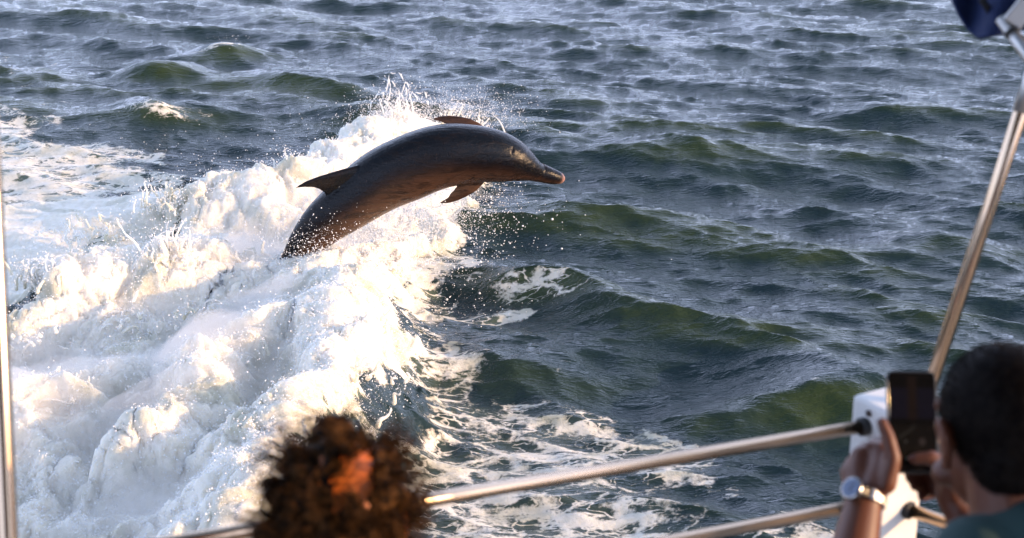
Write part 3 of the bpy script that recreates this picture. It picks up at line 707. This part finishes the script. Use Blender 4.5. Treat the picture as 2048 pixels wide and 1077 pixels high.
# corner post: square box, turned so that one side looks left and the other right
pb = MB(); pb.box((post[0], post[1], (DZ + 2.325) / 2), (.10, .10, 2.325 - DZ), rot=np.array([[math.cos(R(30)), -math.sin(R(30)), 0], [math.sin(R(30)), math.cos(R(30)), 0], [0, 0, 1]]), bev=.008)
cpost = pb.build('corner_post', M_WHITE, boat, False)
def tube_obj(name, pts, r, mat, parent, k=20):
    m = MB(); m.tube(pts, r, k); o = m.build(name, mat); o.parent = parent
    o.matrix_parent_inverse = Matrix.Translation(boat.location).inverted() if parent is boat else Matrix.Identity(4)
    return o
def sub(m, name, mat, parent, smooth=True):    # piece of a part of the boat
    o = m.build(name, mat, None, smooth); o.parent = parent; return o
for z in (RAIL_Z, RAIL_Z2, 1.75, 1.35):
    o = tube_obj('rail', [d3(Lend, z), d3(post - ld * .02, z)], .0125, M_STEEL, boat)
    g = MB(); e = d3(post - ld * .061, z); l3 = np.array([ld[0], ld[1], 0])
    g.tube([e - l3 * .002, e + l3 * .02], .0175, 20); sub(g, 'socket', M_RUBBER, o)
    o = tube_obj('rail', [d3(post + rd * .02, z), d3(Rend, z)], .0125, M_STEEL, boat)
    g = MB(); e = d3(post + rd * .058, z); r3 = np.array([rd[0], rd[1], 0])
    g.tube([e + r3 * .002, e - r3 * .02], .0175, 20); sub(g, 'socket', M_RUBBER, o)
for q, px in ((Lend + ld * .02, None), (Rend, None), (post - ld * 1.75 + np.array([0, 0]), None)):
    tube_obj('stanchion', [d3(q, DZ), d3(q, RAIL_Z)], .014, M_STEEL, boat)

fl = np.array([-math.cos(R(30)), -math.sin(R(30)), 0])
bl = MB(); c = d3(post, 2.306) + fl * .05 + np.array([-.5, .866, 0]) * .002
bl.tube([c - fl * .004, c + fl * .004, c + fl * .006], [.0065, .0065, .004], 14); sub(bl, 'bolt', M_RUST, cpost)
# canopy poles
stanL = post - ld * 1.60
p0 = at(16, 1077, 2.40); p1 = at(-16, 380, 2.42); dirn = p1 - p0
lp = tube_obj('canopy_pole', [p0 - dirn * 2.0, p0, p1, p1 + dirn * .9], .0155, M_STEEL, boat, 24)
a0 = at(1838, 842, 2.885); b0 = at(2041, 226, 2.84); b1 = b0 + (b0 - a0) * .42
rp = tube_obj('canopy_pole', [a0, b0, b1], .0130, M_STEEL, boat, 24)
m = MB(); u = (b0 - a0) / np.linalg.norm(b0 - a0); m.tube([b0 - u * .001, b0 + u * .13], .0145, 20); sub(m, 'sleeve', M_ALLOY, rp)
m = MB(); m.tube([a0 - u * .02, a0 + u * .035], .021, 20); sub(m, 'clamp', M_ALLOY, rp)
# canopy: folded sheet of canvas hanging from its frame
cq = at(1985, 30, 2.80)
def canvas():
    nu, nv = 60, 44; P = np.zeros((nv, nu, 3))
    for j in range(nv):
        for i in range(nu):
            a = i / (nu - 1); b = j / (nv - 1)          # a runs to the right, b runs down
            low = np.interp(a, [0, .025, .06, .10, .15, .3, 1], [0, 45, 80, 74, 66, 40, -40])
            left = np.interp(b, [0, .3, .55, .75, 1], [1868, 1880, 1890, 1898, 1905])
            px = left + a * (2700 - left); py = -300 + b * (low + 300)
            dep = 2.80 - .55 * a + .035 * math.sin(b * 9 + a * 22) * (1 - .4 * b) + .018 * math.sin(a * 60 + b * 5) + .12 * (1 - b)
            P[j, i] = at(px, py, dep)
    idx = np.arange(nu * nv).reshape(nv, nu); F = np.stack([idx[:-1, :-1], idx[:-1, 1:], idx[1:, 1:], idx[1:, :-1]], -1).reshape(-1, 4)
    o = new_mesh('canopy', P.reshape(-1, 3), F, M_CANVAS); md = o.modifiers.new('t', 'SOLIDIFY'); md.thickness = .006; md.offset = 0
    return attach(o, boat)
can = canvas()
m = MB(); m.box(at(1978, 20, 2.735), (.012, .004, .05), rot=np.array(Matrix.Rotation(R(-38), 3, 'Y'))); sub(m, 'fold_shade', M_FOLD_SHADE, can)  # dark strip standing in for shade in the canvas fold
s0 = at(2003, 38, 2.66); s1 = at(2062, 118, 2.62)
m = MB(); m.tube([s0, s1, s1 + (s1 - s0) * 2.2], .011, 18); st_ = sub(m, 'strut', M_ALLOY, can)
u = (s1 - s0) / np.linalg.norm(s1 - s0); c = s0 + u * .032
m = MB(); m.tube([c - u * .003, c + u * .003], .0135, 18); sub(m, 'strut_ring', M_RUBBER, can)
m = MB(); m.box(at(2040, 28, 2.64), (.035, .010, .045), rot=np.array(Matrix.Rotation(R(35), 3, 'Y')), bev=.003); sub(m, 'hinge_plate', M_ALLOY, can, False)

# ------------------------------------------------------------------ people
def skin_mat(name, c, rough=0.5):
    t = NT(name); pos = t.n('ShaderNodeNewGeometry').outputs['Position']
    n = t.noise(pos, 60.0, 4); n2 = t.noise(pos, 9.0, 3)
    cc = t.mixc(n2.outputs[0], tuple(x * .85 for x in c), (min(1, c[0] * 1.15), c[1] * 1.05, c[2]))
    p = t.principled(Base_Color=cc, Roughness=rough, Subsurface_Weight=0.12, Subsurface_Scale=0.01, Subsurface_Radius=(1, .35, .2))
    t.l(t.bump(n.outputs[0], .2, .001), p.inputs['Normal']); return t.finish(p)
def hair_mat(name, a, b):
    t = NT(name); pos = t.n('ShaderNodeNewGeometry').outputs['Position']
    cc = t.mixc(t.mrange(t.noise(pos, 70.0, 3).outputs[0], .35, .65), a, b)
    return t.finish(t.principled(Base_Color=cc, Roughness=.6, Specular_IOR_Level=.05))
M_SKIN = skin_mat('skin_tanned', (.115, .040, .019)); M_SKIN2 = skin_mat('skin_sunlit', (.46, .115, .012))  # second skin's orange is warm sunlight put into its colour
M_HAIR = hair_mat('black_hair', (.004, .003, .003), (.009, .007, .006)); M_HAIR2 = hair_mat('brown_curls', (.004, .003, .002), (.075, .033, .010))
M_SHIRT = simple('teal_shirt', (.014, .045, .046), .85, 0, .2, 14.0, .004)
M_DARKC = simple('dark_cloth', (.018, .017, .022), .9, 0, .2, 14.0, .004)
M_TROUS = simple('khaki_cloth', (.16, .13, .09), .9, 0, .2, 14.0, .004)
M_SHOE = simple('shoe_leather', (.05, .04, .035), .5)
M_EYE = simple('eye_white', (.7, .68, .64), .15)

class Fig:                                     # body frame: origin under the figure, faces +y turned by yaw
    def __init__(s, x, y, yaw): s.o = np.array([x, y, DZ]); s.M = np.array(Matrix.Rotation(R(yaw), 3, 'Z'))
    def __call__(s, x, y, z): return s.o + s.M @ np.array([x, y, z])
def head_shapes(m, H, c, Mh, ears=True):
    def P(x, y, z): return c + Mh @ np.array([x, y, z])
    m.ellipsoid(P(0, -.018, .030), (.074, .092, .086), Mh)
    m.ellipsoid(P(0, .028, -.035), (.058, .062, .080), Mh)
    m.ellipsoid(P(0, .050, -.078), (.038, .038, .032), Mh)
    m.capsule(P(-.05, .045, -.06), .020, P(.05, .045, -.06), .020); m.capsule(P(-.035, .074, .028), .014, P(.035, .074, .028), .014)
    m.capsule(P(0, .086, .018), .009, P(0, .104, -.018), .014); m.capsule(P(-.014, .092, -.022), .009, P(.014, .092, -.022), .009)
    m.capsule(P(-.02, .084, -.052), .008, P(.02, .084, -.052), .008)
    if ears:
        for sg in (-1, 1):
            E = Mh @ np.array(Matrix.Rotation(R(sg * 22), 3, 'Z'))
            m.ellipsoid(P(sg * .080, -.012, -.004), (.009, .020, .032), E)
            pts = [P(sg * .076, .006, -.012), P(sg * .084, .002, .020), P(sg * .092, -.018, .030), P(sg * .094, -.032, .012), P(sg * .088, -.026, -.014), P(sg * .078, -.008, -.034)]
            m.chain(pts, [.005, .006, .006, .006, .006, .008])
    m.capsule(P(0, -.030, -.045), .056, P(0, -.050, -.150), .058)
    return P
def hand(m, wrist, palm_dir, back_n, side, fingers, thumb, s=1.0):
    """palm from the wrist; each finger a chain of joints given in world space"""
    for ch, r in fingers: m.chain(ch, r)
    m.chain(*thumb)
def legs(m, F, r=1.0):
    for sg in (-1, 1):
        m.chain([F(sg * .09, 0, .90), F(sg * .10, .01, .50), F(sg * .10, -.01, .09)], [.085 * r, .058 * r, .040 * r])
        m.capsule(F(sg * .10, -.03, .05), .035, F(sg * .115, .15, .035), .030)
def torso(m, F, top, r=1.0, lean=.0):
    m.capsule(F(-.08, 0, .92), .105 * r, F(.08, 0, .92), .105 * r)
    m.capsule(F(-.07, lean * .5, 1.12), .105 * r, F(.07, lean * .5, 1.12), .105 * r)
    m.capsule(F(-.09, lean, top - .14), .115 * r, F(.09, lean, top - .14), .115 * r)
    m.capsule(F(-.15, lean, top - .02), .062 * r, F(.15, lean, top - .02), .062 * r)
    m.capsule(F(-.07, lean - .01, top + .03), .060 * r, F(.07, lean - .01, top + .03), .060 * r)
def strands(name, roots, dirs, length, rad, seg, curl, turns, mat, parent, seed=1, grav=0.0, droop=None, clumps=0):
    g = np.random.default_rng(seed); n = len(roots)
    L = length * g.uniform(.6, 1.25, n); ph = g.uniform(0, 6.28, n); tn = turns * g.uniform(.6, 1.4, n); cr = curl * g.uniform(.4, 1.3, n)
    rnd = g.normal(0, .28, (n, 3))
    if clumps:
        cc = roots[g.choice(n, clumps)]; ci = np.argmin(((roots[:, None] - cc[None]) ** 2).sum(-1), 1)
        ph = g.uniform(0, 6.28, clumps)[ci] + g.normal(0, .5, n); tn = (turns * g.uniform(.6, 1.4, clumps))[ci]; cr = (curl * g.uniform(.5, 1.4, clumps))[ci] * g.uniform(.7, 1.2, n)
        L = length * g.uniform(.45, 1.6, clumps)[ci] * g.uniform(.8, 1.15, n); rnd = g.normal(0, .42, (clumps, 3))[ci] + g.normal(0, .08, (n, 3))
        roots = roots + (cc[ci] - roots) * .45
    d = dirs + rnd; d /= np.linalg.norm(d, axis=1, keepdims=True)
    ref = np.where(np.abs(d[:, 2:3]) < .9, np.array([[0, 0, 1.0]]), np.array([[1.0, 0, 0]]))
    a = np.cross(d, ref); a /= np.linalg.norm(a, axis=1, keepdims=True); b = np.cross(d, a)
    T = np.linspace(0, 1, seg + 1); C = []
    for t in T:
        p = roots + d * (L * t)[:, None] + np.array([0, 0, -grav]) * t * t
        if droop is not None: p = p + droop * t * t
        k = (cr * min(1, t * 2.5)); p = p + a * (k * np.cos(ph + tn * 6.28 * t))[:, None] + b * (k * np.sin(ph + tn * 6.28 * t))[:, None]
        C.append(p)
    C = np.array(C); Tn = np.gradient(C, axis=0); Tn /= np.linalg.norm(Tn, axis=2, keepdims=True) + 1e-9
    A = np.cross(Tn, a[None]); A /= np.linalg.norm(A, axis=2, keepdims=True) + 1e-9; B = np.cross(Tn, A)
    w = (rad * (1 - .75 * T))[:, None, None]; V = np.stack([C + w * (math.cos(q) * A + math.sin(q) * B) for q in (0, 2.094, 4.189)], 2)   # seg+1,n,3,3
    V = V.transpose(1, 0, 2, 3).reshape(-1, 3); idx = np.arange(len(V)).reshape(n, seg + 1, 3); F = []
    for q in range(3):
        r_ = (q + 1) % 3; F.append(np.stack([idx[:, :-1, q], idx[:, :-1, r_], idx[:, 1:, r_], idx[:, 1:, q]], -1).reshape(-1, 4))
    o = new_mesh(name, V, np.concatenate(F), mat); attach(o, parent) if parent else None
    return o

# ---- man filming with his phone
man = empty('person', (.66, 1.90, DZ)); tag(man, 'man with cropped black hair in teal shirt filming with a phone', 'person')
F = Fig(.66, 1.86, 12)
hc = at(1992, 866, 2.10)
Mh = np.array(Matrix.Rotation(R(14), 3, 'Z') @ Matrix.Rotation(R(-12), 3, 'X'))
body = MB()
HP = head_shapes(body, None, hc, Mh)
top = hc[2] - DZ - .165
base = np.array([hc[0] + .03, hc[1] - .085, DZ]); F.o = base
torso(body, F, top, .95); legs(body, F)
neck0 = HP(0, -.045, -.13); body.capsule(neck0, .057, F(0, -.005, top + .02), .065)
# left arm up to the phone
PH = 2.46
shL = F(-.175, .0, top - .03); elL = at(1672, 1275, 2.36); wrL = at(1731, 990, 2.45)
body.chain([shL, elL], [.054, .043]); body.chain([elL, elL + (wrL - elL) * .3, elL + (wrL - elL) * .75, wrL], [.042, .045, .034, .027])
pm = [at(1731, 990, 2.45), at(1738, 945, 2.455), at(1742, 905, 2.46)]
body.chain([at(1745, 985, 2.44), at(1765, 935, 2.45), at(1762, 905, 2.465)], [.022, .022, .018])
body.chain([at(1722, 985, 2.455), at(1722, 940, 2.47), at(1722, 915, 2.475)], [.022, .024, .018])
body.chain([at(1712, 980, 2.46), at(1704, 945, 2.48)], [.020, .019])
# thumb lies along the near left edge of the phone
body.chain([at(1772, 968, 2.43), at(1786, 918, 2.425), at(1777, 876, 2.43), at(1764, 846, 2.435)], [.017, .0130, .0110, .0095])
# four fingers: knuckle, then round behind the phone
for k, (kx, ky, kd) in enumerate(((1741, 897, 2.47), (1716, 909, 2.485), (1702, 928, 2.49), (1698, 952, 2.485))):
    ln = (1.0, 1.08, 1.0, .82)[k]
    body.chain([at(kx, ky, kd), at(kx + 14 * ln, ky - 14, kd + .035 * ln), at(kx + 62 * ln, ky - 8, 2.530), at(kx + 88 * ln, ky + 4, 2.512)], [.0115, .0098, .0090, .0078])
# right arm and hand, thumb on the screen
shR = F(.175, .0, top - .03); elR = at(2085, 1290, 2.30); wrR = at(1925, 1035, 2.46)
body.chain([shR, elR], [.054, .043]); body.chain([elR, elR + (wrR - elR) * .3, elR + (wrR - elR) * .75, wrR], [.042, .045, .034, .027])
body.chain([wrR, at(1905, 990, 2.47), at(1896, 955, 2.475)], [.026, .027, .022]); body.chain([wrR, at(1920, 985, 2.485), at(1918, 950, 2.49)], [.024, .024, .018])
body.chain([at(1905, 985, 2.455), at(1893, 932, 2.44), at(1862, 916, 2.435), at(1828, 918, 2.437)], [.018, .0140, .0122, .0092])
for k, (kx, ky, kd) in enumerate(((1898, 935, 2.495), (1908, 950, 2.50), (1912, 968, 2.50), (1912, 988, 2.49))):
    ln = (1.0, 1.08, 1.0, .82)[k]
    body.chain([at(kx, ky, kd), at(kx - 20 * ln, ky - 10, kd + .035), at(kx - 62 * ln, ky, 2.545), at(kx - 84 * ln, ky + 6, 2.53)], [.0115, .0098, .0090, .0078])
mb_ = body.blend('body', M_SKIN, .0042, man, iters=4)
# hair: cropped cap following the skull plus bristle
hb_ = MB(); hb_.ellipsoid(HP(0, -.022, .034), (.0785, .0955, .090), Mh, 32, 20); hb_.ellipsoid(HP(0, -.055, -.02), (.064, .060, .062), Mh, 28, 16)
cap = hb_.blend('hair', M_HAIR, .005, None, iters=3)
V = get_co(cap.data); loc = (V - hc) @ Mh
bmh = bmesh.new(); bmh.from_mesh(cap.data); bmh.verts.ensure_lookup_table()
kill = [bmh.verts[i] for i in np.where(((loc[:, 1] > .045) & (loc[:, 2] < .06)) | (loc[:, 2] < -.062 ) | ((loc[:, 1] > .0) & (loc[:, 2] < .005)))[0]]
bmesh.ops.delete(bmh, geom=kill, context='VERTS'); bmh.to_mesh(cap.data); bmh.free(); attach(cap, man)
V = get_co(cap.data); NV = get_no(cap.data); g = np.random.default_rng(4); pick = g.choice(len(V), 5200)
bri = strands('bristle', V[pick] - NV[pick] * .002, NV[pick] + Mh @ np.array([0, .2, .3]), .0075, .0007, 2, .0, 0, M_HAIR, None, 5); bri.parent = cap
# shirt
shm = MB(); torso(shm, F, top, 1.06); shm.capsule(F(0, -.01, top + .03), .078, F(0, -.012, top + .055), .070)
for sh, el in ((shL, elL), (shR, elR)): shm.capsule(sh, .068, sh + (el - sh) * .50, .062)
shirt = shm.blend('shirt', M_SHIRT, .009, None, iters=4)
V = get_co(shirt.data); NV = get_no(shirt.data); V = V + NV * (.006 * noise2(V[:, 0] * 14 + V[:, 2] * 6, V[:, 2] * 9 + V[:, 1] * 12, 3))[:, None]; put_co(shirt.data, V); attach(shirt, man)
tr = MB()
for sg in (-1, 1): tr.chain([F(sg * .09, 0, .92), F(sg * .10, .01, .50), F(sg * .10, -.01, .10)], [.105, .078, .065])
tr.capsule(F(-.08, 0, .94), .112, F(.08, 0, .94), .112); tr.blend('trousers', M_TROUS, .011, man, iters=4)
for sg in (-1, 1):
    q = MB(); q.capsule(F(sg * .10, -.03, .045), .043, F(sg * .115, .16, .040), .037); q.blend('shoe', M_SHOE, .008, man, iters=2)
for sg in (-1, 1):
    q = MB(); q.ellipsoid(HP(sg * .030, .072, .008), (.0125, .0125, .0125), Mh); q.build('eye', M_EYE, man)

# ---- his phone
def phone_mat():
    t = NT('phone_screen'); uv = t.n('ShaderNodeTexCoord').outputs['UV']; sp_ = t.n('ShaderNodeSeparateXYZ'); t.l(uv, sp_.inputs[0]); u, v = sp_.outputs[0], sp_.outputs[1]
    def band(x, a, b, f=.02): return t.math('MULTIPLY', t.mrange(x, a, a + f), t.mrange(x, b - f, b, 1, 0))
    c = t.mixc(t.math('MULTIPLY', band(v, .52, .86, .03), 1.0), (.0015, .0013, .0015), (.007, .006, .014))
    c = t.mixc(t.math('MULTIPLY', band(v, .50, .99, .05), band(u, .34, .66, .12)), c, (.016, .008, .006))
    c = t.mixc(band(v, .16, .50, .06), c, (.007, .005, .004))
    diag = t.math('ABSOLUTE', t.math('SUBTRACT', v, t.math('ADD', t.math('MULTIPLY', u, .34), .27)))
    c = t.mixc(t.math('MULTIPLY', t.mrange(diag, .0, .03, 1, 0), band(u, .12, .6, .1)), c, (.03, .026, .022))
    def dot(x, y, r, colr, cc):
        dx = t.math('MULTIPLY', t.math('SUBTRACT', u, x), .5); dy = t.math('SUBTRACT', v, y)
        dd = t.math('SQRT', t.math('ADD', t.math('MULTIPLY', dx, dx), t.math('MULTIPLY', dy, dy))); return t.mixc(t.mrange(dd, r * .7, r, 1, 0), cc, colr)
    c = dot(.70, .30, .045, (.05, .035, .032), c); c = dot(.34, .30, .018, (.07, .06, .055), c); c = dot(.36, .13, .014, (.12, .12, .12), c)
    nz = t.noise(uv, 9.0, 4); c = t.mixc(t.mrange(nz.outputs[0], .5, .75, 0, .35), c, (.0, .0, .0))
    p = t.principled(Base_Color=(.004, .004, .004), Roughness=.12, IOR=1.4, Specular_IOR_Level=.25)
    t.l(c, p.inputs['Emission Color']); p.inputs['Emission Strength'].default_value = .28
    return t.finish(p)
M_PHONE = simple('phone_case', (.010, .010, .011), .35, 0, .1); M_PEDGE = simple('phone_edge', (.30, .26, .20), .2, 1.0, .1); M_LENS = simple('lens_glass', (.004, .004, .006), .05)
TL, TR, BL = at(1773, 741, 2.485), at(1872, 743, 2.485), at(1785, 947, 2.455)
ux = (TR - TL); W_ = np.linalg.norm(ux); ux /= W_; uy = (TL - BL); uy -= ux * (uy @ ux); Hh = np.linalg.norm(uy); uy /= Hh; uz = np.cross(ux, uy)
pc = TL + ux * W_ / 2 - uy * Hh / 2
Mp = np.stack([ux, uy, uz], 1)
phone = empty('phone', pc - uy * Hh / 2); tag(phone, 'black smartphone held upright in the man\'s hands, screen lit dimly', 'phone')
def rr_plate(w, h, r, z0, z1, bev=.0015, n=8):
    ring = []
    for cx, cy, a0 in ((w / 2 - r, h / 2 - r, 0), (-w / 2 + r, h / 2 - r, 90), (-w / 2 + r, -h / 2 + r, 180), (w / 2 - r, -h / 2 + r, 270)):
        for a in np.linspace(a0, a0 + 90, n): ring.append((cx + r * math.cos(R(a)), cy + r * math.sin(R(a))))
    ring = np.array(ring); sx = 1 - 2 * bev / w; sy = 1 - 2 * bev / h
    def L(z, k): return np.c_[ring * (np.array([sx, sy]) if k else 1), np.full(len(ring), z)]
    m = MB(); m.rings([pc + q @ Mp.T for q in (L(z0, 1), L(z0 + bev, 0), L(z1 - bev, 0), L(z1, 1))]); return m
rr_plate(W_, Hh, .013, -.009, 0).build('case', M_PHONE, phone, False)
w2, h2 = W_ * .92, Hh * .955
sv = [pc + Mp @ np.array([x * w2 / 2, y * h2 / 2, .0008]) for x, y in ((-1, -1), (1, -1), (1, 1), (-1, 1))]
scr = new_mesh('screen', sv, [(0, 1, 2, 3)], phone_mat(), None, False); uvl = scr.data.uv_layers.new(name='UVMap')
for li, q in enumerate(((0, 0), (1, 0), (1, 1), (0, 1))): uvl.data[li].uv = q
attach(scr, phone)
e = MB(); e.box(pc + Mp @ np.array([-W_ / 2 * .955, Hh * .22, .0010]), (.0018, Hh * .34, .0022), rot=Mp, bev=.0006); e.build('bright_edge', M_PEDGE, phone)
for yy in (.03, .05):
    e = MB(); q = pc + Mp @ np.array([W_ * .28, Hh / 2 - yy, -.0095]); e.tube([q, q - uz * .0025], .0075, 18); e.build('camera_lens', M_LENS, phone)

# ---- his wristwatch
ax = wrL - elL; ax /= np.linalg.norm(ax); wc = wrL - ax * .006
to_l = at(1680, 985, 2.40) - wc; to_l -= ax * (to_l @ ax); to_l /= np.linalg.norm(to_l); tb = np.cross(ax, to_l)
M_WATCH = simple('watch_steel', (.40, .39, .38), .25, 1.0, .05); M_DIAL = simple('watch_dial', (.14, .19, .30), .12); M_HAND = simple('watch_hands', (.02, .02, .03), .3)
watch = empty('wristwatch', wc + to_l * .036); tag(watch, 'steel wristwatch with pale dial on the man\'s left wrist', 'watch')
rw = .0325
m = MB(); q = wc + to_l * (rw + .001); m.tube([q - to_l * .002, q, q + to_l * .008, q + to_l * .0095], [.0165, .0185, .0185, .017], 28); m.build('case', M_WATCH, watch)
m = MB(); m.tube([q + to_l * .0090, q + to_l * .0102], .0152, 28); m.build('dial', M_DIAL, watch, False)
for ang_, ln in ((40, .011), (165, .008)):
    m = MB(); dvec = ax * math.cos(R(ang_)) + tb * math.sin(R(ang_)); m.tube([q + to_l * .0106, q + to_l * .0106 + dvec * ln], .0006, 6); m.build('watch_hand', M_HAND, watch)
for k in range(26):
    a = R(32 + k * (296 / 25.0)); c = wc + rw * (math.cos(a) * to_l + math.sin(a) * tb); nn_ = math.cos(a) * to_l + math.sin(a) * tb; tt = np.cross(ax, nn_)
    m = MB(); m.box(c, (.0072, .017 if k % 2 else .0165, .0032), rot=np.stack([tt, ax, nn_], 1), bev=.0008); m.build('bracelet_link', M_WATCH, watch, False)

# ---- person with curly hair in front of the rail
per = empty('person', (-.25, 1.95, DZ)); tag(per, 'person with messy brown curls and a sunlit bare patch, seen from behind', 'person')
hc2 = at(688, 1044, 2.20); Mh2 = np.array(Matrix.Rotation(R(-8), 3, 'Z') @ Matrix.Rotation(R(-6), 3, 'X'))
F2 = Fig(hc2[0], hc2[1] - .05, -6); top2 = hc2[2] - DZ - .245
b2 = MB(); HP2 = head_shapes(b2, None, hc2, Mh2); torso(b2, F2, top2, .88); legs(b2, F2, .92)
b2.capsule(HP2(0, -.045, -.13), .052, F2(0, -.005, top2 + .02), .060)
for sg in (-1, 1):
    sh = F2(sg * .165, 0, top2 - .03); el = F2(sg * .24, .10, top2 - .27); wr = F2(sg * .16, .27, top2 - .20 )
    b2.chain([sh, el, wr], [.048, .038, .025]); b2.chain([wr, wr + np.array([0, .05, .01]), wr + np.array([0, .09, .005])], [.024, .026, .020])
    for k in range(4):
        q = wr + F2.M @ np.array([-.03 + .02 * k, .10, .0]); b2.chain([q, q + np.array([0, .04, -.004]), q + np.array([0, .058, -.032]), q + np.array([0, .05, -.055])], [.0095, .009, .0085, .0075])
    q = wr + F2.M @ np.array([-sg * .03, .04, -.01]); b2.chain([q, q + F2.M @ np.array([-sg * .02, .035, -.015]), q + F2.M @ np.array([-sg * .022, .062, -.03])], [.013, .011, .009])
b2.blend('body', M_SKIN2, .0048, per, iters=4)
hcap = MB(); hcap.ellipsoid(HP2(0, -.022, .036), (.0960, .1050, .094), Mh2, 32, 20); hcap.ellipsoid(HP2(0, -.055, -.04), (.106, .075, .085), Mh2, 28, 16)
hcap.ellipsoid(HP2(-.012, .01, .115), (.030, .030, .026), Mh2)
hair = hcap.blend('hair', M_HAIR2, .006, None, iters=2)
V = get_co(hair.data); NV = get_no(hair.data)
bare = at(712, 950, 2.09); bare2 = at(732, 985, 2.09)
def patch(V): return np.minimum(np.linalg.norm((V - bare) * np.array([1, .6, 1]), axis=1), np.linalg.norm((V - bare2) * np.array([1, .6, 1]), axis=1) + .018)
dist = patch(V)
V = V + NV * (.016 * noise2(V[:, 0] * 30, V[:, 2] * 30 + V[:, 1] * 26, 4) + .006 * noise2(V[:, 0] * 80, V[:, 2] * 80, 6))[:, None]; put_co(hair.data, V)
loc = (V - hc2) @ Mh2
bmh = bmesh.new(); bmh.from_mesh(hair.data); bmh.verts.ensure_lookup_table()
kill = [bmh.verts[i] for i in np.where(((loc[:, 1] > .055) & (loc[:, 2] < .07)) | ((loc[:, 1] > .0) & (loc[:, 2] < -.03)) | (dist < .028 + .020 * noise2(V[:, 0] * 60, V[:, 2] * 60, 2)))[0]]
bmesh.ops.delete(bmh, geom=kill, context='VERTS'); bmh.to_mesh(hair.data); bmh.free(); attach(hair, per)
V = get_co(hair.data); NV = get_no(hair.data); g = np.random.default_rng(9)
dist = patch(V); okv = np.where((dist > .024 + .016 * g.random(len(dist))))[0]
pick = g.choice(okv, 4200)
inp = np.where(dist < .040)[0]
pick = np.concatenate([pick, g.choice(inp, 200)])
cu = strands('curls', V[pick] - NV[pick] * .004, NV[pick] + np.array([0, -.1, .1]), .044, .0008, 13, .0075, .8, M_HAIR2, None, 12, .008, None, 150); cu.parent = hair
# scalp showing through the thin patch
sc_ = MB(); sc_.ellipsoid(HP2(0, -.020, .034), (.0900, .0995, .090), Mh2, 40, 28); so = sc_.build('scalp', M_SKIN2, None)
V = get_co(so.data); dist = patch(V)
bmh = bmesh.new(); bmh.from_mesh(so.data); bmh.verts.ensure_lookup_table(); bmesh.ops.delete(bmh, geom=[bmh.verts[i] for i in np.where(dist > .06)[0]], context='VERTS'); bmh.to_mesh(so.data); bmh.free(); attach(so, per)
j_ = MB(); torso(j_, F2, top2, 1.0)
for sg in (-1, 1):
    sh = F2(sg * .165, 0, top2 - .03); el = F2(sg * .24, .10, top2 - .27); j_.capsule(sh, .060, sh + (el - sh) * .6, .056)
j_.blend('shirt', M_DARKC, .011, per, iters=4)
t2 = MB()
for sg in (-1, 1): t2.chain([F2(sg * .09, 0, .90), F2(sg * .10, .01, .50), F2(sg * .10, -.01, .10)], [.098, .072, .058])
t2.capsule(F2(-.08, 0, .92), .108, F2(.08, 0, .92), .108); t2.blend('trousers', M_DARKC, .011, per, iters=4)
for sg in (-1, 1):
    q = MB(); q.capsule(F2(sg * .10, -.03, .045), .041, F2(sg * .115, .15, .040), .035); q.blend('shoe', M_SHOE, .008, per, iters=2)
